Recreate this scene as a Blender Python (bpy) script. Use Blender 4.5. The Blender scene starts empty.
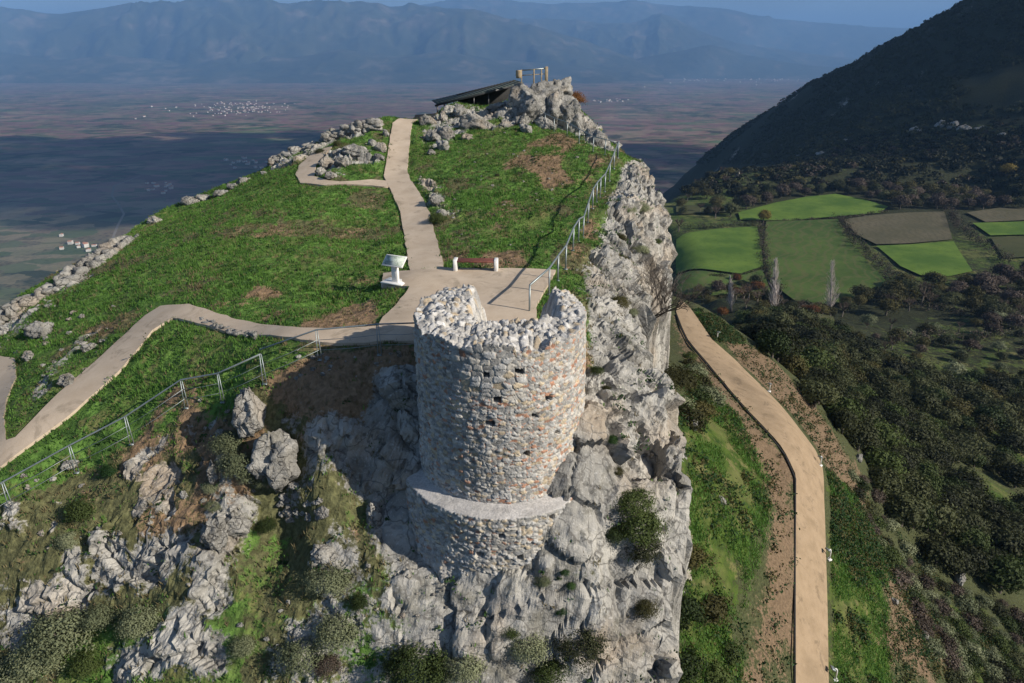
import bpy, math, random
import numpy as np
from mathutils import Vector, Matrix, Euler
from mathutils.geometry import delaunay_2d_cdt
R = math.radians
random.seed(7); rng = np.random.default_rng(7)
scene = bpy.context.scene
COL = scene.collection

# ------------------------------------------------------------------ camera
PITCH, FPX, CAMZ = R(23.0), 683.0, 9.0
cam_d = bpy.data.cameras.new('camera'); cam = bpy.data.objects.new('camera', cam_d); COL.objects.link(cam)
cam.location = (0, 0, CAMZ); cam.rotation_euler = (R(90) - PITCH, 0, 0)
cam_d.sensor_width = 36.0; cam_d.lens = FPX / 1024 * 36.0
cam_d.clip_start = 0.3; cam_d.clip_end = 90000
scene.camera = cam
# ------------------------------------------------------------------ sky, sun, exposure
SUN_AZ_BACK, SUN_EL = R(24), R(30)          # from the right, a little behind the camera
to_sun = Vector((math.cos(SUN_AZ_BACK)*math.cos(SUN_EL), -math.sin(SUN_AZ_BACK)*math.cos(SUN_EL), math.sin(SUN_EL)))
world = bpy.data.worlds.new('World'); scene.world = world; world.use_nodes = True
wn = world.node_tree.nodes; wl = world.node_tree.links
sky = wn.new('ShaderNodeTexSky'); sky.sky_type = 'NISHITA'; sky.sun_disc = False
sky.sun_elevation = SUN_EL
sky.sun_rotation = math.atan2(to_sun.x, to_sun.y)
sky.altitude = 600; sky.air_density = 1.0; sky.dust_density = 1.3; sky.ozone_density = 1.5
bg = wn.get('Background') or wn.new('ShaderNodeBackground')
wl.new(sky.outputs[0], bg.inputs[0]); bg.inputs[1].default_value = 0.064
sd = bpy.data.lights.new('sun', 'SUN'); sd.energy = 5.0; sd.angle = R(0.53); sd.color = (1.0, 0.92, 0.80)
sun = bpy.data.objects.new('sun', sd); COL.objects.link(sun)
sun.rotation_euler = to_sun.to_track_quat('Z', 'Y').to_euler()
scene.view_settings.view_transform = 'Standard'; scene.view_settings.look = 'None'
scene.view_settings.exposure = 0.60; scene.view_settings.gamma = 1.0
scene.view_settings.use_curve_mapping = False
scene.cycles.use_denoising = True
scene.cycles.max_bounces = 5; scene.cycles.diffuse_bounces = 3; scene.cycles.volume_bounces = 0
scene.cycles.transparent_max_bounces = 24

# ------------------------------------------------------------------ noise
def _h(ix, iy, iz, s):
    h = (ix.astype(np.int64)*374761393 + iy.astype(np.int64)*668265263 + iz.astype(np.int64)*2147483647 + s*144269504) & 0xffffffff
    h = ((h ^ (h >> 13)) * 1274126177) & 0xffffffff
    h = ((h ^ (h >> 16)) * 2246822519) & 0xffffffff
    return ((h ^ (h >> 15)) & 0xffffff) / float(0xffffff)
def vnoise(x, y, z, s=0):
    x, y, z = np.broadcast_arrays(np.asarray(x, float), np.asarray(y, float), np.asarray(z, float))
    ix, iy, iz = np.floor(x), np.floor(y), np.floor(z)
    fx, fy, fz = x-ix, y-iy, z-iz
    ux, uy, uz = [f*f*f*(f*(f*6-15)+10) for f in (fx, fy, fz)]
    r = 0
    for dx in (0, 1):
        for dy in (0, 1):
            for dz in (0, 1):
                w = (ux if dx else 1-ux)*(uy if dy else 1-uy)*(uz if dz else 1-uz)
                r = r + w*_h(ix+dx, iy+dy, iz+dz, s)
    return r*2-1
def fbm(x, y, z=0.0, octs=4, s=0, gain=.5, ridged=False):
    t, a, n = 0, 1.0, 0
    c, k = .8, .6
    for o in range(octs):
        v = vnoise(x, y, z, s+o*17)
        if ridged: v = 1-2*np.abs(v)
        t = t + a*v; n += a; a *= gain
        x, y = (x*c - y*k)*2.03+3.1, (x*k + y*c)*2.03-1.7
        z = np.asarray(z)*2.03 + 5.3
    return t/n
def worley(x, y, z, s=0, jit=1.0):
    """F1, F2 and a cell id in 0..1"""
    x, y, z = np.broadcast_arrays(np.asarray(x, float), np.asarray(y, float), np.asarray(z, float))
    ix, iy, iz = np.floor(x), np.floor(y), np.floor(z)
    f1 = np.full(x.shape, 9.0); f2 = np.full(x.shape, 9.0); cid = np.zeros(x.shape)
    for dx in (-1, 0, 1):
        for dy in (-1, 0, 1):
            for dz in (-1, 0, 1):
                jx, jy, jz = ix+dx, iy+dy, iz+dz
                px = jx+.5+jit*(_h(jx, jy, jz, s+1)-.5); py = jy+.5+jit*(_h(jx, jy, jz, s+2)-.5); pz = jz+.5+jit*(_h(jx, jy, jz, s+3)-.5)
                d = np.sqrt((px-x)**2+(py-y)**2+(pz-z)**2)
                c = _h(jx, jy, jz, s+4)
                near = d < f1
                f2 = np.where(near, f1, np.minimum(f2, d)); cid = np.where(near, c, cid); f1 = np.where(near, d, f1)
    return f1, f2, cid
def facet(x, y, z, s=0):
    """broken planes: every cell a tilted face (about -1..1) and the width of the gap to the next cell"""
    x, y, z = np.broadcast_arrays(np.asarray(x, float), np.asarray(y, float), np.asarray(z, float))
    ix, iy, iz = np.floor(x), np.floor(y), np.floor(z)
    f1 = np.full(x.shape, 9.0); f2 = f1.copy(); out = np.zeros(x.shape)
    for dx in (-1, 0, 1):
        for dy in (-1, 0, 1):
            for dz in (-1, 0, 1):
                jx, jy, jz = ix+dx, iy+dy, iz+dz
                ex, ey, ez = x-jx-_h(jx, jy, jz, s+1), y-jy-_h(jx, jy, jz, s+2), z-jz-_h(jx, jy, jz, s+3)
                d = ex*ex+ey*ey+ez*ez; near = d < f1
                t = (_h(jx, jy, jz, s+4)*2-1)*ex+(_h(jx, jy, jz, s+5)*2-1)*ey+(_h(jx, jy, jz, s+6)*2-1)*ez+(_h(jx, jy, jz, s+7)-.5)*.8
                f2 = np.where(near, f1, np.minimum(f2, d)); out = np.where(near, t, out); f1 = np.where(near, d, f1)
    return out, np.sqrt(f2)-np.sqrt(f1)
def sstep(a, b, x):
    t = np.clip((x-a)/(b-a), 0, 1); return t*t*(3-2*t)

# ------------------------------------------------------------------ pixels of the survey picture -> points on the land
SP, CP = math.sin(PITCH), math.cos(PITCH)
def at_depth(u, v, d):
    k = (341.5-v)/FPX
    return np.array(((u-512)/FPX*d, d*(CP+k*SP), CAMZ+d*(-SP+k*CP)))
def at_z(u, v, z):
    k = (341.5-v)/FPX
    return at_depth(u, v, (z-CAMZ)/(-SP+k*CP))

class RBF:
    def __init__(s, pts, c, kind='mq', lam=0.0):
        p = np.array(pts, float); s.p = p[:, :2]; s.c = c; s.kind = kind
        n = len(p); A = s.k(np.hypot(p[:, None, 0]-p[None, :, 0], p[:, None, 1]-p[None, :, 1])) + lam*np.eye(n)
        P = np.c_[np.ones(n), s.p]
        M = np.block([[A, P], [P.T, np.zeros((3, 3))]])
        w = np.linalg.solve(M, np.r_[p[:, 2], np.zeros(3)])
        s.w, s.a = w[:n], w[n:]
    def k(s, r):
        if s.kind == 'tps': return np.where(r > 1e-9, r*r*np.log(r+1e-9), 0)
        return -np.sqrt(r*r+s.c**2)
    def __call__(s, x, y):
        x = np.asarray(x, float); y = np.asarray(y, float); sh = x.shape; x = x.ravel(); y = y.ravel()
        out = np.empty(len(x))
        for i in range(0, len(x), 20000):
            xx, yy = x[i:i+20000], y[i:i+20000]
            r = np.hypot(xx[:, None]-s.p[:, 0], yy[:, None]-s.p[:, 1])
            out[i:i+20000] = s.k(r) @ s.w + s.a[0] + s.a[1]*xx + s.a[2]*yy
        return out.reshape(sh)

# crown of the hill: survey points (u, v, z)
EDGE = [(677,683,-8.4),(676,600,-6.5),(696,533,-4.95),(690,457,-3.3),(675,394,-2.5),(654,373,-2.3),(642,327,-1.8),
        (657,309,-3.4),(676,294,-3.4),(676,274,-3.0),(673,226,-1.1),(658,181,1.0),(632,160,1.4)]
TOP = [ # platform and main path
 (396,283,0),(470,268,0),(556,270,0),(536,307,0),(470,300,0),(425,243,-.2),(397,174,1.2),(400,150,2.2),(405,125,3.5),(440,268,0),
 (345,285,-.5),(365,300,-.5),(320,310,-.7),
 # lawn right of the path, up to the peak
 (500,240,.1),(560,235,.2),(480,190,1.1),(540,190,1.1),(590,195,1.0),(618,155,2.5),(580,160,2.3),(520,150,2.6),(460,140,2.8),(510,125,3.7),(480,113,4.2),(600,140,2.7),
 (545,86,6.3),(520,95,5.6),(575,105,4.8),(450,105,4.6),(560,128,3.4),
 # left of the main path
 (350,175,1.2),(360,150,2.3),(310,182,.8),(300,155,1.6),(370,130,3.2),(330,140,2.2),(385,118,3.9),
 (230,187,-.9),(170,208,-2),(110,250,-3),(20,300,-4),(0,325,-4.6),(60,300,-3),(200,250,-.8),(330,240,-.3),(270,210,.1),(150,270,-1.6),(390,225,-.25),
 # lower left path and the lower fence
 (380,332,0),(280,333,-.4),(180,312,-1.2),(130,345,-2),(60,410,-3.3),(0,455,-4.2),(20,510,-5.2),(77,468,-4.4),(132,445,-3.6),(186,408,-2.5),(223,400,-2),(265,382,-1.2),(340,355,-.4),(410,352,-.2),
 (0,380,-4.4),(60,350,-3.3),(220,345,-1.2),(150,385,-2.4),
 # the hollow and the slope in front
 (350,420,-1.9),(370,470,-3.3),(395,440,-2.3),(320,450,-2.6),(250,455,-3.1),(400,480,-3.4),(300,500,-4.3),(200,500,-4.4),(200,560,-5.6),(100,560,-6.1),(30,580,-6.8),(100,683,-8.9),(200,683,-8.2),(300,683,-7.9),(400,683,-7.8),(300,600,-6.3),(380,560,-5.2),
 (420,600,-5.8),(0,683,-9.5),
 # round the foot of the tower and the rock on its right
 (430,560,-5.3),(480,600,-5.7),(540,600,-5.6),(512,683,-7.6),(600,683,-8.0),(560,640,-6.7),(590,600,-5.6),(620,560,-5.0),(640,683,-8.2),
 (590,440,-1.7),(600,380,-.8),(610,500,-3.4),(640,450,-2.8),(660,480,-3.5),(650,560,-5.2),(600,330,-.6),(640,345,-1.6),(585,285,-.1),(600,250,.2),(615,210,.9),(610,300,-.6),(640,250,-.8),(650,215,.1)]
tp = [tuple(at_z(u, v, z)) for u, v, z in TOP+EDGE]
tp += [(-22,12,-11.5),(-30,22,-7.5),(-.3,20.5,-1.0),(-2.6,19.2,-2.0),(2.2,19.5,-1.0),(8,60,2.0),(6,66,2.5),(0,67,3),(-8,64,3)]
Ht = RBF(tp, 1.0, 'mq', lam=-.02)
ep = [tuple(at_z(u, v, z)) for u, v, z in EDGE]
OMEGA = [(4.1,10.5)] + [(p[0]-(.30 if p[1] < 30 else .4), p[1]) for p in ep] + [(8.6,58),(7.4,64),(4,67.5),(-2,67),(-8,64),(-12.2,59),(-17,56.5),(-23,56),(-26.6,52.5),(-27.3,43),(-28.8,36),(-31,22),(-24,10.5)]
NE = len(ep)
SLOPES = [24.0] + [24.0]*(NE-5) + [14.0]*5 + [3.0, 2.0, 1.3] + [1.2]*10
def omega(x, y):
    """(inside?, distance, nearest x, nearest y, slope)"""
    x = np.asarray(x, float).ravel(); y = np.asarray(y, float).ravel()
    n = len(OMEGA); best = np.full(len(x), 1e9); bx = x.copy(); by = y.copy(); sl = np.ones(len(x)); ins = np.zeros(len(x), bool)
    for i in range(n):
        x0, y0 = OMEGA[i]; x1, y1 = OMEGA[(i+1) % n]
        dx, dy = x1-x0, y1-y0
        t = np.clip(((x-x0)*dx+(y-y0)*dy)/(dx*dx+dy*dy), 0, 1)
        qx, qy = x0+t*dx, y0+t*dy; d = np.hypot(x-qx, y-qy)
        m = d < best; best[m] = d[m]; bx[m] = qx[m]; by[m] = qy[m]; sl[m] = SLOPES[min(i, len(SLOPES)-1)]
        c = ((y0 > y) != (y1 > y)) & (x < (x1-x0)*(y-y0)/((y1-y0) if y1 != y0 else 1e-9)+x0); ins ^= c
    return ins, best, bx, by, sl

# the land around: (x, y, z) and survey points
SURV = [(812,683,-33.1),(813,600,-30.5),(809,465,-26),(773,400,-25),(723.5,360,-24),(683,300,-23),
 (730,430,-20.5),(720,600,-27.5),(690,360,-18),(690,640,-29),(700,500,-23),
 (870,640,-37),(900,560,-49),(1000,650,-57),(930,500,-54),(860,480,-40),(830,420,-35),(950,450,-70),(1000,420,-80),(900,370,-84),(1000,330,-90),(1024,560,-62),(1024,480,-75),
 (760,350,-50),(720,300,-76),(800,400,-52),(850,350,-80),(780,330,-70),(840,683,-35),(960,683,-48),
 (690,270,-92),(760,255,-95),(830,315,-95),(830,200,-95),(740,205,-96),(920,270,-95),(1000,230,-91),(900,230,-95),(1010,210,-87),(960,300,-94),(880,310,-94),
 (700,185,-100),(900,160,-80),(970,140,-62),(850,145,-82),(760,162,-124),(1010,160,-60)]
SIL = [(985,0,900),(900,45,1000),(850,75,1100),(800,100,1250),(740,130,1450),(690,170,1700)]
FR = [(900,100,880),(960,70,800),(830,120,960)]
hp = [tuple(at_z(u, v, z)) for u, v, z in SURV] + [tuple(at_depth(*q)) for q in SIL+FR]
hp += [(0,15,-30),(0,40,-30),(2,60,-28),(-20,40,-30),(13,25,-28),(11,12,-33),(19,20,-38),(33,12,-48),(8,75,-25),(15,100,-28),
 (-60,40,-45),(-60,-10,-60),(-200,100,-190),(-600,300,-510),(-700,700,-570),(-900,0,-560),(0,-60,-45),(-120,-120,-120),(-500,-500,-450),(130,-120,-90),(90,20,-82),(200,40,-96),(300,150,-96),(450,250,-88),(600,420,-60),
 (0,130,-75),(-60,200,-160),(0,320,-230),(40,600,-330),(0,900,-520),(-200,600,-540),(130,560,-106),(120,700,-190),(140,900,-300),(150,1300,-520),(120,1700,-580),(330,2100,-580),(700,2300,-560),(1200,2200,-420),
 (850,1000,130),(1000,900,210),(1300,900,330),(900,600,70),(700,700,15),(1500,400,200),(1200,200,60),(800,100,-40),(600,-300,-60),(1200,1600,120),(900,1500,10),(700,1700,-160),(520,1950,-380),(2000,1000,450),(2500,1500,300),(2500,0,250),(0,-900,-200),(1000,-900,0),(2000,2500,-350)]
H2 = RBF(hp, 6.0, 'mq')
PLAIN = -550.0
PY, PX, PZ = (10, 30, 35.9, 41.3, 53.4, 64.2, 72.2, 90), (19, 20.5, 21.7, 23.6, 27.3, 27.7, 24.6, 23.9), (-37, -34.5, -33.1, -30.5, -26, -25, -24, -23)
FY, FZ = (8, 14, 25, 34, 40, 46, 55, 66, 80), (-33, -31, -26, -20, -15.5, -14, -14.5, -18, -22)
EY, EX = (8, 15, 22, 27, 33, 37, 43, 53, 60, 75), (4.3, 4.9, 5.9, 5.5, 7.2, 9, 10, 9, 8, 7)
def Hraw(x, y):
    x = np.asarray(x, float); sh = x.shape
    xr = x.ravel(); yr = np.asarray(y, float).ravel()
    ins, d, bx, by, sl = omega(xr, yr)
    near = ins | (d < 45)
    out = H2(xr, yr); out[ins] = -500.0
    # the grassy bank between the foot of the cliff and the gravel path
    xp = np.interp(yr, PY, PX); xe = np.interp(yr, EY, EX); k = (xr-xe)/(xp-xe)
    bank = np.interp(yr, FY, FZ)+(np.interp(yr, PY, PZ)-np.interp(yr, FY, FZ))*np.clip(k, -.3, 1)
    w = sstep(84, 72, yr)*sstep(2, 8, yr)*sstep(1.05, .75, k)*sstep(-1.5, -.6, k); out = out+(bank-out)*w
    wv = sstep(60, 110, xr)*sstep(430, 350, xr)*sstep(250, 300, yr)*sstep(590, 520, yr); out = out+(-95+.022*(xr-230)-out)*wv*(~ins)
    cx = np.where(ins, xr, bx); cy = np.where(ins, yr, by)
    if near.any():
        h = Ht(cx[near], cy[near])
        h = h - np.where(ins[near], 0, d[near]*sl[near])
        out[near] = np.maximum(out[near], h)
    return out.reshape(sh)
def hit(u, v, lift=0.0):
    """first point of the land along the line of sight"""
    t = np.r_[np.arange(12, 140, .15), np.arange(140, 900, 1.5), np.arange(900, 3000, 12)]
    k = (341.5-v)/FPX
    X, Y, Z = (u-512)/FPX*t, t*(CP+k*SP), CAMZ+t*(-SP+k*CP)
    h = Hraw(X, Y)+lift
    b = np.nonzero(Z < h)[0]
    if not len(b):                       # just over a brow: the brow itself
        i = int(np.argmin((Z-h)[:800]/t[:800])); return np.array((X[i], Y[i], h[i]))
    i = b[0]
    if i == 0: return np.array((X[0], Y[0], h[0]))
    a0, a1 = Z[i-1]-h[i-1], Z[i]-h[i]
    f = a0/(a0-a1); tt = t[i-1]+f*(t[i]-t[i-1])
    x, y = (u-512)/FPX*tt, tt*(CP+k*SP)
    return np.array((x, y, float(Hraw(np.array([x]), np.array([y]))[0])))

# ------------------------------------------------------------------ mesh and object helpers
def mesh_np(name, verts, faces):
    """faces: an int array n x 3 or n x 4, or a list of such arrays"""
    if isinstance(faces, np.ndarray): faces = [faces]
    faces = [f for f in faces if len(f)]
    me = bpy.data.meshes.new(name)
    verts = np.asarray(verts, np.float32); me.vertices.add(len(verts)); me.vertices.foreach_set('co', verts.ravel())
    nl = sum(f.size for f in faces); npo = sum(len(f) for f in faces)
    me.loops.add(nl); me.polygons.add(npo)
    me.loops.foreach_set('vertex_index', np.concatenate([f.ravel() for f in faces]).astype(np.int32))
    tot = np.concatenate([np.full(len(f), f.shape[1]) for f in faces])
    me.polygons.foreach_set('loop_start', np.r_[0, np.cumsum(tot)[:-1]].astype(np.int32))
    me.update(calc_edges=True); me.validate()
    return me
def smooth(me, on=True):
    me.polygons.foreach_set('use_smooth', np.full(len(me.polygons), on)); return me
def vcol(me, name, rgb):
    a = me.color_attributes.new(name, 'FLOAT_COLOR', 'POINT')
    c = np.ones((len(me.vertices), 4), np.float32); c[:, :3] = rgb; a.data.foreach_set('color', c.ravel())
def link(name, me, mat=None, parent=None, loc=None):
    o = bpy.data.objects.new(name, me); COL.objects.link(o)
    if mat is not None and me is not None:
        for m in (mat if isinstance(mat, (list, tuple)) else [mat]):
            if m.name not in me.materials: me.materials.append(m)
    if parent is not None: o.parent = parent
    if loc is not None: o.location = loc
    return o
def tag(o, label, cat, group=None, kind=None):
    o['label'] = label; o['category'] = cat
    if group: o['group'] = group
    if kind: o['kind'] = kind
    return o
def struct(name, me, mat, label=None):
    o = link(name, me, mat); o['kind'] = 'structure'
    if label: o['label'] = label
    return o
def thing(name, label, cat, loc=(0, 0, 0), rz=0.0, group=None):
    o = bpy.data.objects.new(name, None); COL.objects.link(o); o.empty_display_size = .2
    o.location = loc; o.rotation_euler = (0, 0, rz)
    return tag(o, label, cat, group)
def grid_faces(n, m, wrap=False):
    idx = np.arange(n*m).reshape(n, m)
    if wrap: idx = np.c_[idx, idx[:, :1]]
    return np.stack([idx[:-1, :-1], idx[:-1, 1:], idx[1:, 1:], idx[1:, :-1]], -1).reshape(-1, 4)
class MB:
    """boxes, bars and tubes collected into one mesh"""
    def __init__(s): s.v = []; s.f4 = []; s.f3 = []; s.n = 0
    def add(s, v, f4=None, f3=None):
        v = np.asarray(v, float)
        if f4 is not None and len(f4): s.f4.append(np.asarray(f4)+s.n)
        if f3 is not None and len(f3): s.f3.append(np.asarray(f3)+s.n)
        s.v.append(v); s.n += len(v); return s
    def box(s, c, size, rot=None, bev=0.0):
        sx, sy, sz = [q/2 for q in size]
        if bev <= 0:
            v = np.array([(a*sx, b*sy, d*sz) for d in (-1, 1) for a, b in ((-1, -1), (1, -1), (1, 1), (-1, 1))])
            f = np.array([(3, 2, 1, 0), (4, 5, 6, 7), (0, 1, 5, 4), (1, 2, 6, 5), (2, 3, 7, 6), (3, 0, 4, 7)])
        else:
            ring = []
            for z, k in ((-sz, bev), (-sz+bev, 0), (sz-bev, 0), (sz, bev)):
                x, y = sx-k, sy-k; b = bev if k == 0 else bev*.4
                ring.append([(-x+b, -y, z), (x-b, -y, z), (x, -y+b, z), (x, y-b, z), (x-b, y, z), (-x+b, y, z), (-x, y-b, z), (-x, -y+b, z)])
            v = np.array(ring).reshape(-1, 3); f = list(map(tuple, grid_faces(4, 8, True)))
            f += [(0, 7, 6, 1), (1, 6, 5, 2), (2, 5, 4, 3), (24, 25, 30, 31), (25, 26, 29, 30), (26, 27, 28, 29)]
            f = np.array(f)
        if rot is not None: v = v @ np.array(rot.to_3x3() if hasattr(rot, 'to_3x3') else rot).T
        return s.add(v+np.array(c), f)
    def tube(s, pts, r, seg=6, caps=True):
        pts = [Vector(p) for p in pts]; rr = r if isinstance(r, (list, tuple)) else [r]*len(pts)
        rows = []
        for i, p in enumerate(pts):
            d = (pts[min(i+1, len(pts)-1)]-pts[max(i-1, 0)]).normalized()
            a = d.orthogonal().normalized() if i == 0 else (a-d*a.dot(d)).normalized()
            b = d.cross(a)
            rows += [p+(a*math.cos(t)+b*math.sin(t))*rr[i] for t in [2*math.pi*k/seg for k in range(seg)]]
        f = grid_faces(len(pts), seg, True)
        v = np.array([tuple(q) for q in rows]); f3 = []
        if caps:
            v = np.vstack([v, [tuple(pts[0]), tuple(pts[-1])]]); c0 = len(v)-2; l = (len(pts)-1)*seg
            f3 = [(c0, (k+1) % seg, k) for k in range(seg)]+[(c0+1, l+k, l+(k+1) % seg) for k in range(seg)]
        return s.add(v, f, f3)
    def mesh(s, name):
        fs = []
        if s.f4: fs.append(np.vstack(s.f4))
        if s.f3: fs.append(np.vstack(s.f3))
        return mesh_np(name, np.vstack(s.v), fs)
    def build(s, name, mat, parent=None, sm=False):
        me = s.mesh(name)
        if sm: smooth(me)
        return link(name, me, mat, parent)

# ------------------------------------------------------------------ materials
def nmat(name, rough=.85, spec=.3):
    m = bpy.data.materials.new(name); m.use_nodes = True; nt = m.node_tree
    b = nt.nodes['Principled BSDF']; b.inputs['Roughness'].default_value = rough
    b.inputs['Specular IOR Level'].default_value = spec
    return m, nt, b
class NT:
    def __init__(s, nt): s.nt = nt
    def n(s, t, **kw):
        q = s.nt.nodes.new(t)
        for k, v in kw.items():
            if k.startswith('i_'): q.inputs[k[2:].replace('_', ' ')].default_value = v
            else: setattr(q, k, v)
        return q
    def l(s, a, b): s.nt.links.new(a, b)
    def noise(s, vec, scale, detail=4, rough=.55, dist=0.0):
        q = s.n('ShaderNodeTexNoise'); q.inputs['Scale'].default_value = scale; q.inputs['Detail'].default_value = detail
        q.inputs['Roughness'].default_value = rough; q.inputs['Distortion'].default_value = dist
        if vec is not None: s.l(vec, q.inputs['Vector'])
        return q.outputs['Fac']
    def ramp(s, fac, stops, interp='LINEAR'):
        q = s.n('ShaderNodeValToRGB'); q.color_ramp.interpolation = interp
        e = q.color_ramp.elements
        while len(e) < len(stops): e.new(.5)
        for i, (p, c) in enumerate(stops): e[i].position = p; e[i].color = (*c, 1) if len(c) == 3 else c
        s.l(fac, q.inputs[0]); return q.outputs[0]
    def mix(s, fac, a, b, mode='MIX'):
        q = s.n('ShaderNodeMix', data_type='RGBA', blend_type=mode)
        for sock, v in ((q.inputs[0], fac), (q.inputs[6], a), (q.inputs[7], b)):
            if isinstance(v, (int, float)): sock.default_value = v
            elif isinstance(v, tuple): sock.default_value = (*v, 1) if len(v) == 3 else v
            else: s.l(v, sock)
        return q.outputs[2]
    def math(s, op, a, b=0.0, c=0.0):
        q = s.n('ShaderNodeMath', operation=op)
        for sock, v in zip(q.inputs, (a, b, c)):
            if isinstance(v, (int, float)): sock.default_value = v
            else: s.l(v, sock)
        return q.outputs[0]
    def rng(s, v, a, b, c=0.0, d=1.0, st=True):
        q = s.n('ShaderNodeMapRange'); q.interpolation_type = 'SMOOTHSTEP' if st else 'LINEAR'
        s.l(v, q.inputs[0])
        for i, k in enumerate((a, b, c, d)): q.inputs[i+1].default_value = k
        return q.outputs[0]
    def bump(s, h, strength, dist, bsdf, chain=None):
        q = s.n('ShaderNodeBump'); q.inputs['Strength'].default_value = strength; q.inputs['Distance'].default_value = dist
        s.l(h, q.inputs['Height'])
        if chain is not None: s.l(chain, q.inputs['Normal'])
        s.l(q.outputs[0], bsdf.inputs['Normal']); return q.outputs[0]
def geo_pos(t): return t.n('ShaderNodeNewGeometry').outputs['Position']

def rock_colour(t, P, sc=1.0):
    a = t.noise(P, .55*sc, 6, .62, .3)
    c = t.ramp(a, [(.25, (.14, .134, .122)), (.42, (.255, .247, .228)), (.56, (.365, .352, .322)), (.75, (.50, .478, .43))])
    d = t.noise(P, 3.2*sc, 5, .7)
    c = t.mix(t.rng(d, .52, .68, 0, .62), c, (.115, .112, .105))
    w = t.noise(P, .3*sc, 3, .5)
    c = t.mix(t.rng(w, .50, .70, 0, .5), c, (.36, .27, .18)); w2 = t.noise(P, .8*sc, 5, .65); c = t.mix(t.rng(w2, .53, .66, 0, .55), c, (.12, .115, .09))
    dv = t.n('ShaderNodeVectorMath', operation='ADD'); nz = t.n('ShaderNodeTexNoise'); nz.inputs['Scale'].default_value = 1.4*sc; t.l(P, nz.inputs['Vector']); t.l(P, dv.inputs[0]); t.l(nz.outputs['Color'], dv.inputs[1])
    vo = t.n('ShaderNodeTexVoronoi', feature='DISTANCE_TO_EDGE'); vo.inputs['Scale'].default_value = 1.1*sc; t.l(dv.outputs[0], vo.inputs['Vector'])
    ck = t.rng(vo.outputs['Distance'], .0, .045, .7, 0); c = t.mix(ck, c, (.09, .085, .078))
    f = t.noise(P, 14*sc, 3, .6)
    c = t.mix(t.rng(f, .56, .7, 0, .4), c, (.55, .54, .52))
    return c, t.math('SUBTRACT', d, t.math('MULTIPLY', ck, .35)), f
def ground_material(name, grassA=(.030, .068, .016), grassB=(.135, .25, .050), soil=(.17, .115, .07), scrub=(.075, .075, .035), fine=1.0):
    m, nt, b = nmat(name, .93, .15); t = NT(nt); P = geo_pos(t)
    at = t.n('ShaderNodeAttribute', attribute_name='cover'); sp = t.n('ShaderNodeSeparateColor'); t.l(at.outputs['Color'], sp.inputs[0])
    n1 = t.noise(P, 1.6*fine, 6, .65); n2 = t.noise(P, 6.0*fine, 5, .7); n0 = t.noise(P, .35*fine, 4, .55)
    rc, rd, rf = rock_colour(t, P, max(fine, .4))
    g = t.mix(t.rng(n1, .3, .7), grassA, grassB)
    g = t.mix(t.rng(n2, .50, .68, 0, .8), g, (.040, .080, .016)); n7 = t.noise(P, .9*fine, 5, .7); g = t.mix(t.rng(n7, .54, .64, 0, .7), g, (.17, .15, .065))
    g = t.mix(t.rng(n0, .46, .68, 0, .6), g, (.145, .14, .055))
    s = t.mix(t.rng(n2, .35, .7), soil, tuple(q*1.7 for q in soil))
    s = t.mix(t.rng(n1, .55, .75, 0, .6), s, tuple(q*.55 for q in soil))
    sc = t.mix(t.rng(n2, .35, .7), scrub, tuple(q*2.1 for q in scrub))
    def msk(ch, amp=1.0):
        v = t.math('ADD', sp.outputs[ch], t.math('MULTIPLY', t.math('SUBTRACT', t.math('ADD', t.math('MULTIPLY', n2, .5), t.math('MULTIPLY', n1, .5)), .5), amp*2.2))
        return t.rng(v, .38, .58)
    c = t.mix(msk(1), sc, g); c = t.mix(msk(2), c, s); c = t.mix(msk(0), c, rc)
    t.l(c, b.inputs['Base Color'])
    nb = t.bump(t.math('ADD', n2, t.math('MULTIPLY', rf, .4)), .55, .12/fine, b)
    t.bump(n1, .35, .25/fine, b, nb)
    return m
def simple_noise_mat(name, ca, cb, scale=8, rough=.85, spec=.3, bump=.2, metal=0.0, dist=.02, coord='obj'):
    m, nt, b = nmat(name, rough, spec); t = NT(nt)
    P = t.n('ShaderNodeTexCoord').outputs['Object'] if coord == 'obj' else geo_pos(t)
    n = t.noise(P, scale, 5, .65)
    t.l(t.ramp(n, [(.3, ca), (.7, cb)]), b.inputs['Base Color']); b.inputs['Metallic'].default_value = metal
    if bump: t.bump(n, bump, dist, b)
    return m
def rock_material(name='limestone', warm=0.0):
    m, nt, b = nmat(name, .92, .15); t = NT(nt); P = geo_pos(t)
    c, d, f = rock_colour(t, P, 1.3)
    if warm: c = t.mix(warm, c, (.42, .30, .18))
    t.l(c, b.inputs['Base Color'])
    nb = t.bump(f, .7, .06, b); t.bump(d, .9, .2, b, nb)
    return m
def leaf_material(name, ca, cb, var=.5, trans=.25):
    m, nt, b = nmat(name, .7, .2); t = NT(nt); P = geo_pos(t)
    n = t.math('ADD', t.math('MULTIPLY', t.noise(P, 1.4, 4, .65), .6), t.math('MULTIPLY', t.noise(P, .33, 3, .5), .4))
    oi = t.n('ShaderNodeObjectInfo')
    v = t.math('ADD', t.math('MULTIPLY', n, .75), t.math('MULTIPLY', t.math('SUBTRACT', oi.outputs['Random'], .5), var))
    c = t.ramp(v, [(.2, ca), (.62, cb)])
    t.l(c, b.inputs['Base Color'])
    tr = t.n('ShaderNodeBsdfTranslucent'); t.l(c, tr.inputs[0])
    mx = t.n('ShaderNodeMixShader'); mx.inputs[0].default_value = trans
    t.l(b.outputs[0], mx.inputs[1]); t.l(tr.outputs[0], mx.inputs[2])
    t.l(mx.outputs[0], nt.nodes['Material Output'].inputs['Surface'])
    return m
M = {}
M['hill'] = ground_material('hill_ground')
M['slope'] = ground_material('slope_ground', (.022, .045, .008), (.075, .115, .02), (.125, .088, .056), (.04, .045, .02), .8)
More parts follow.
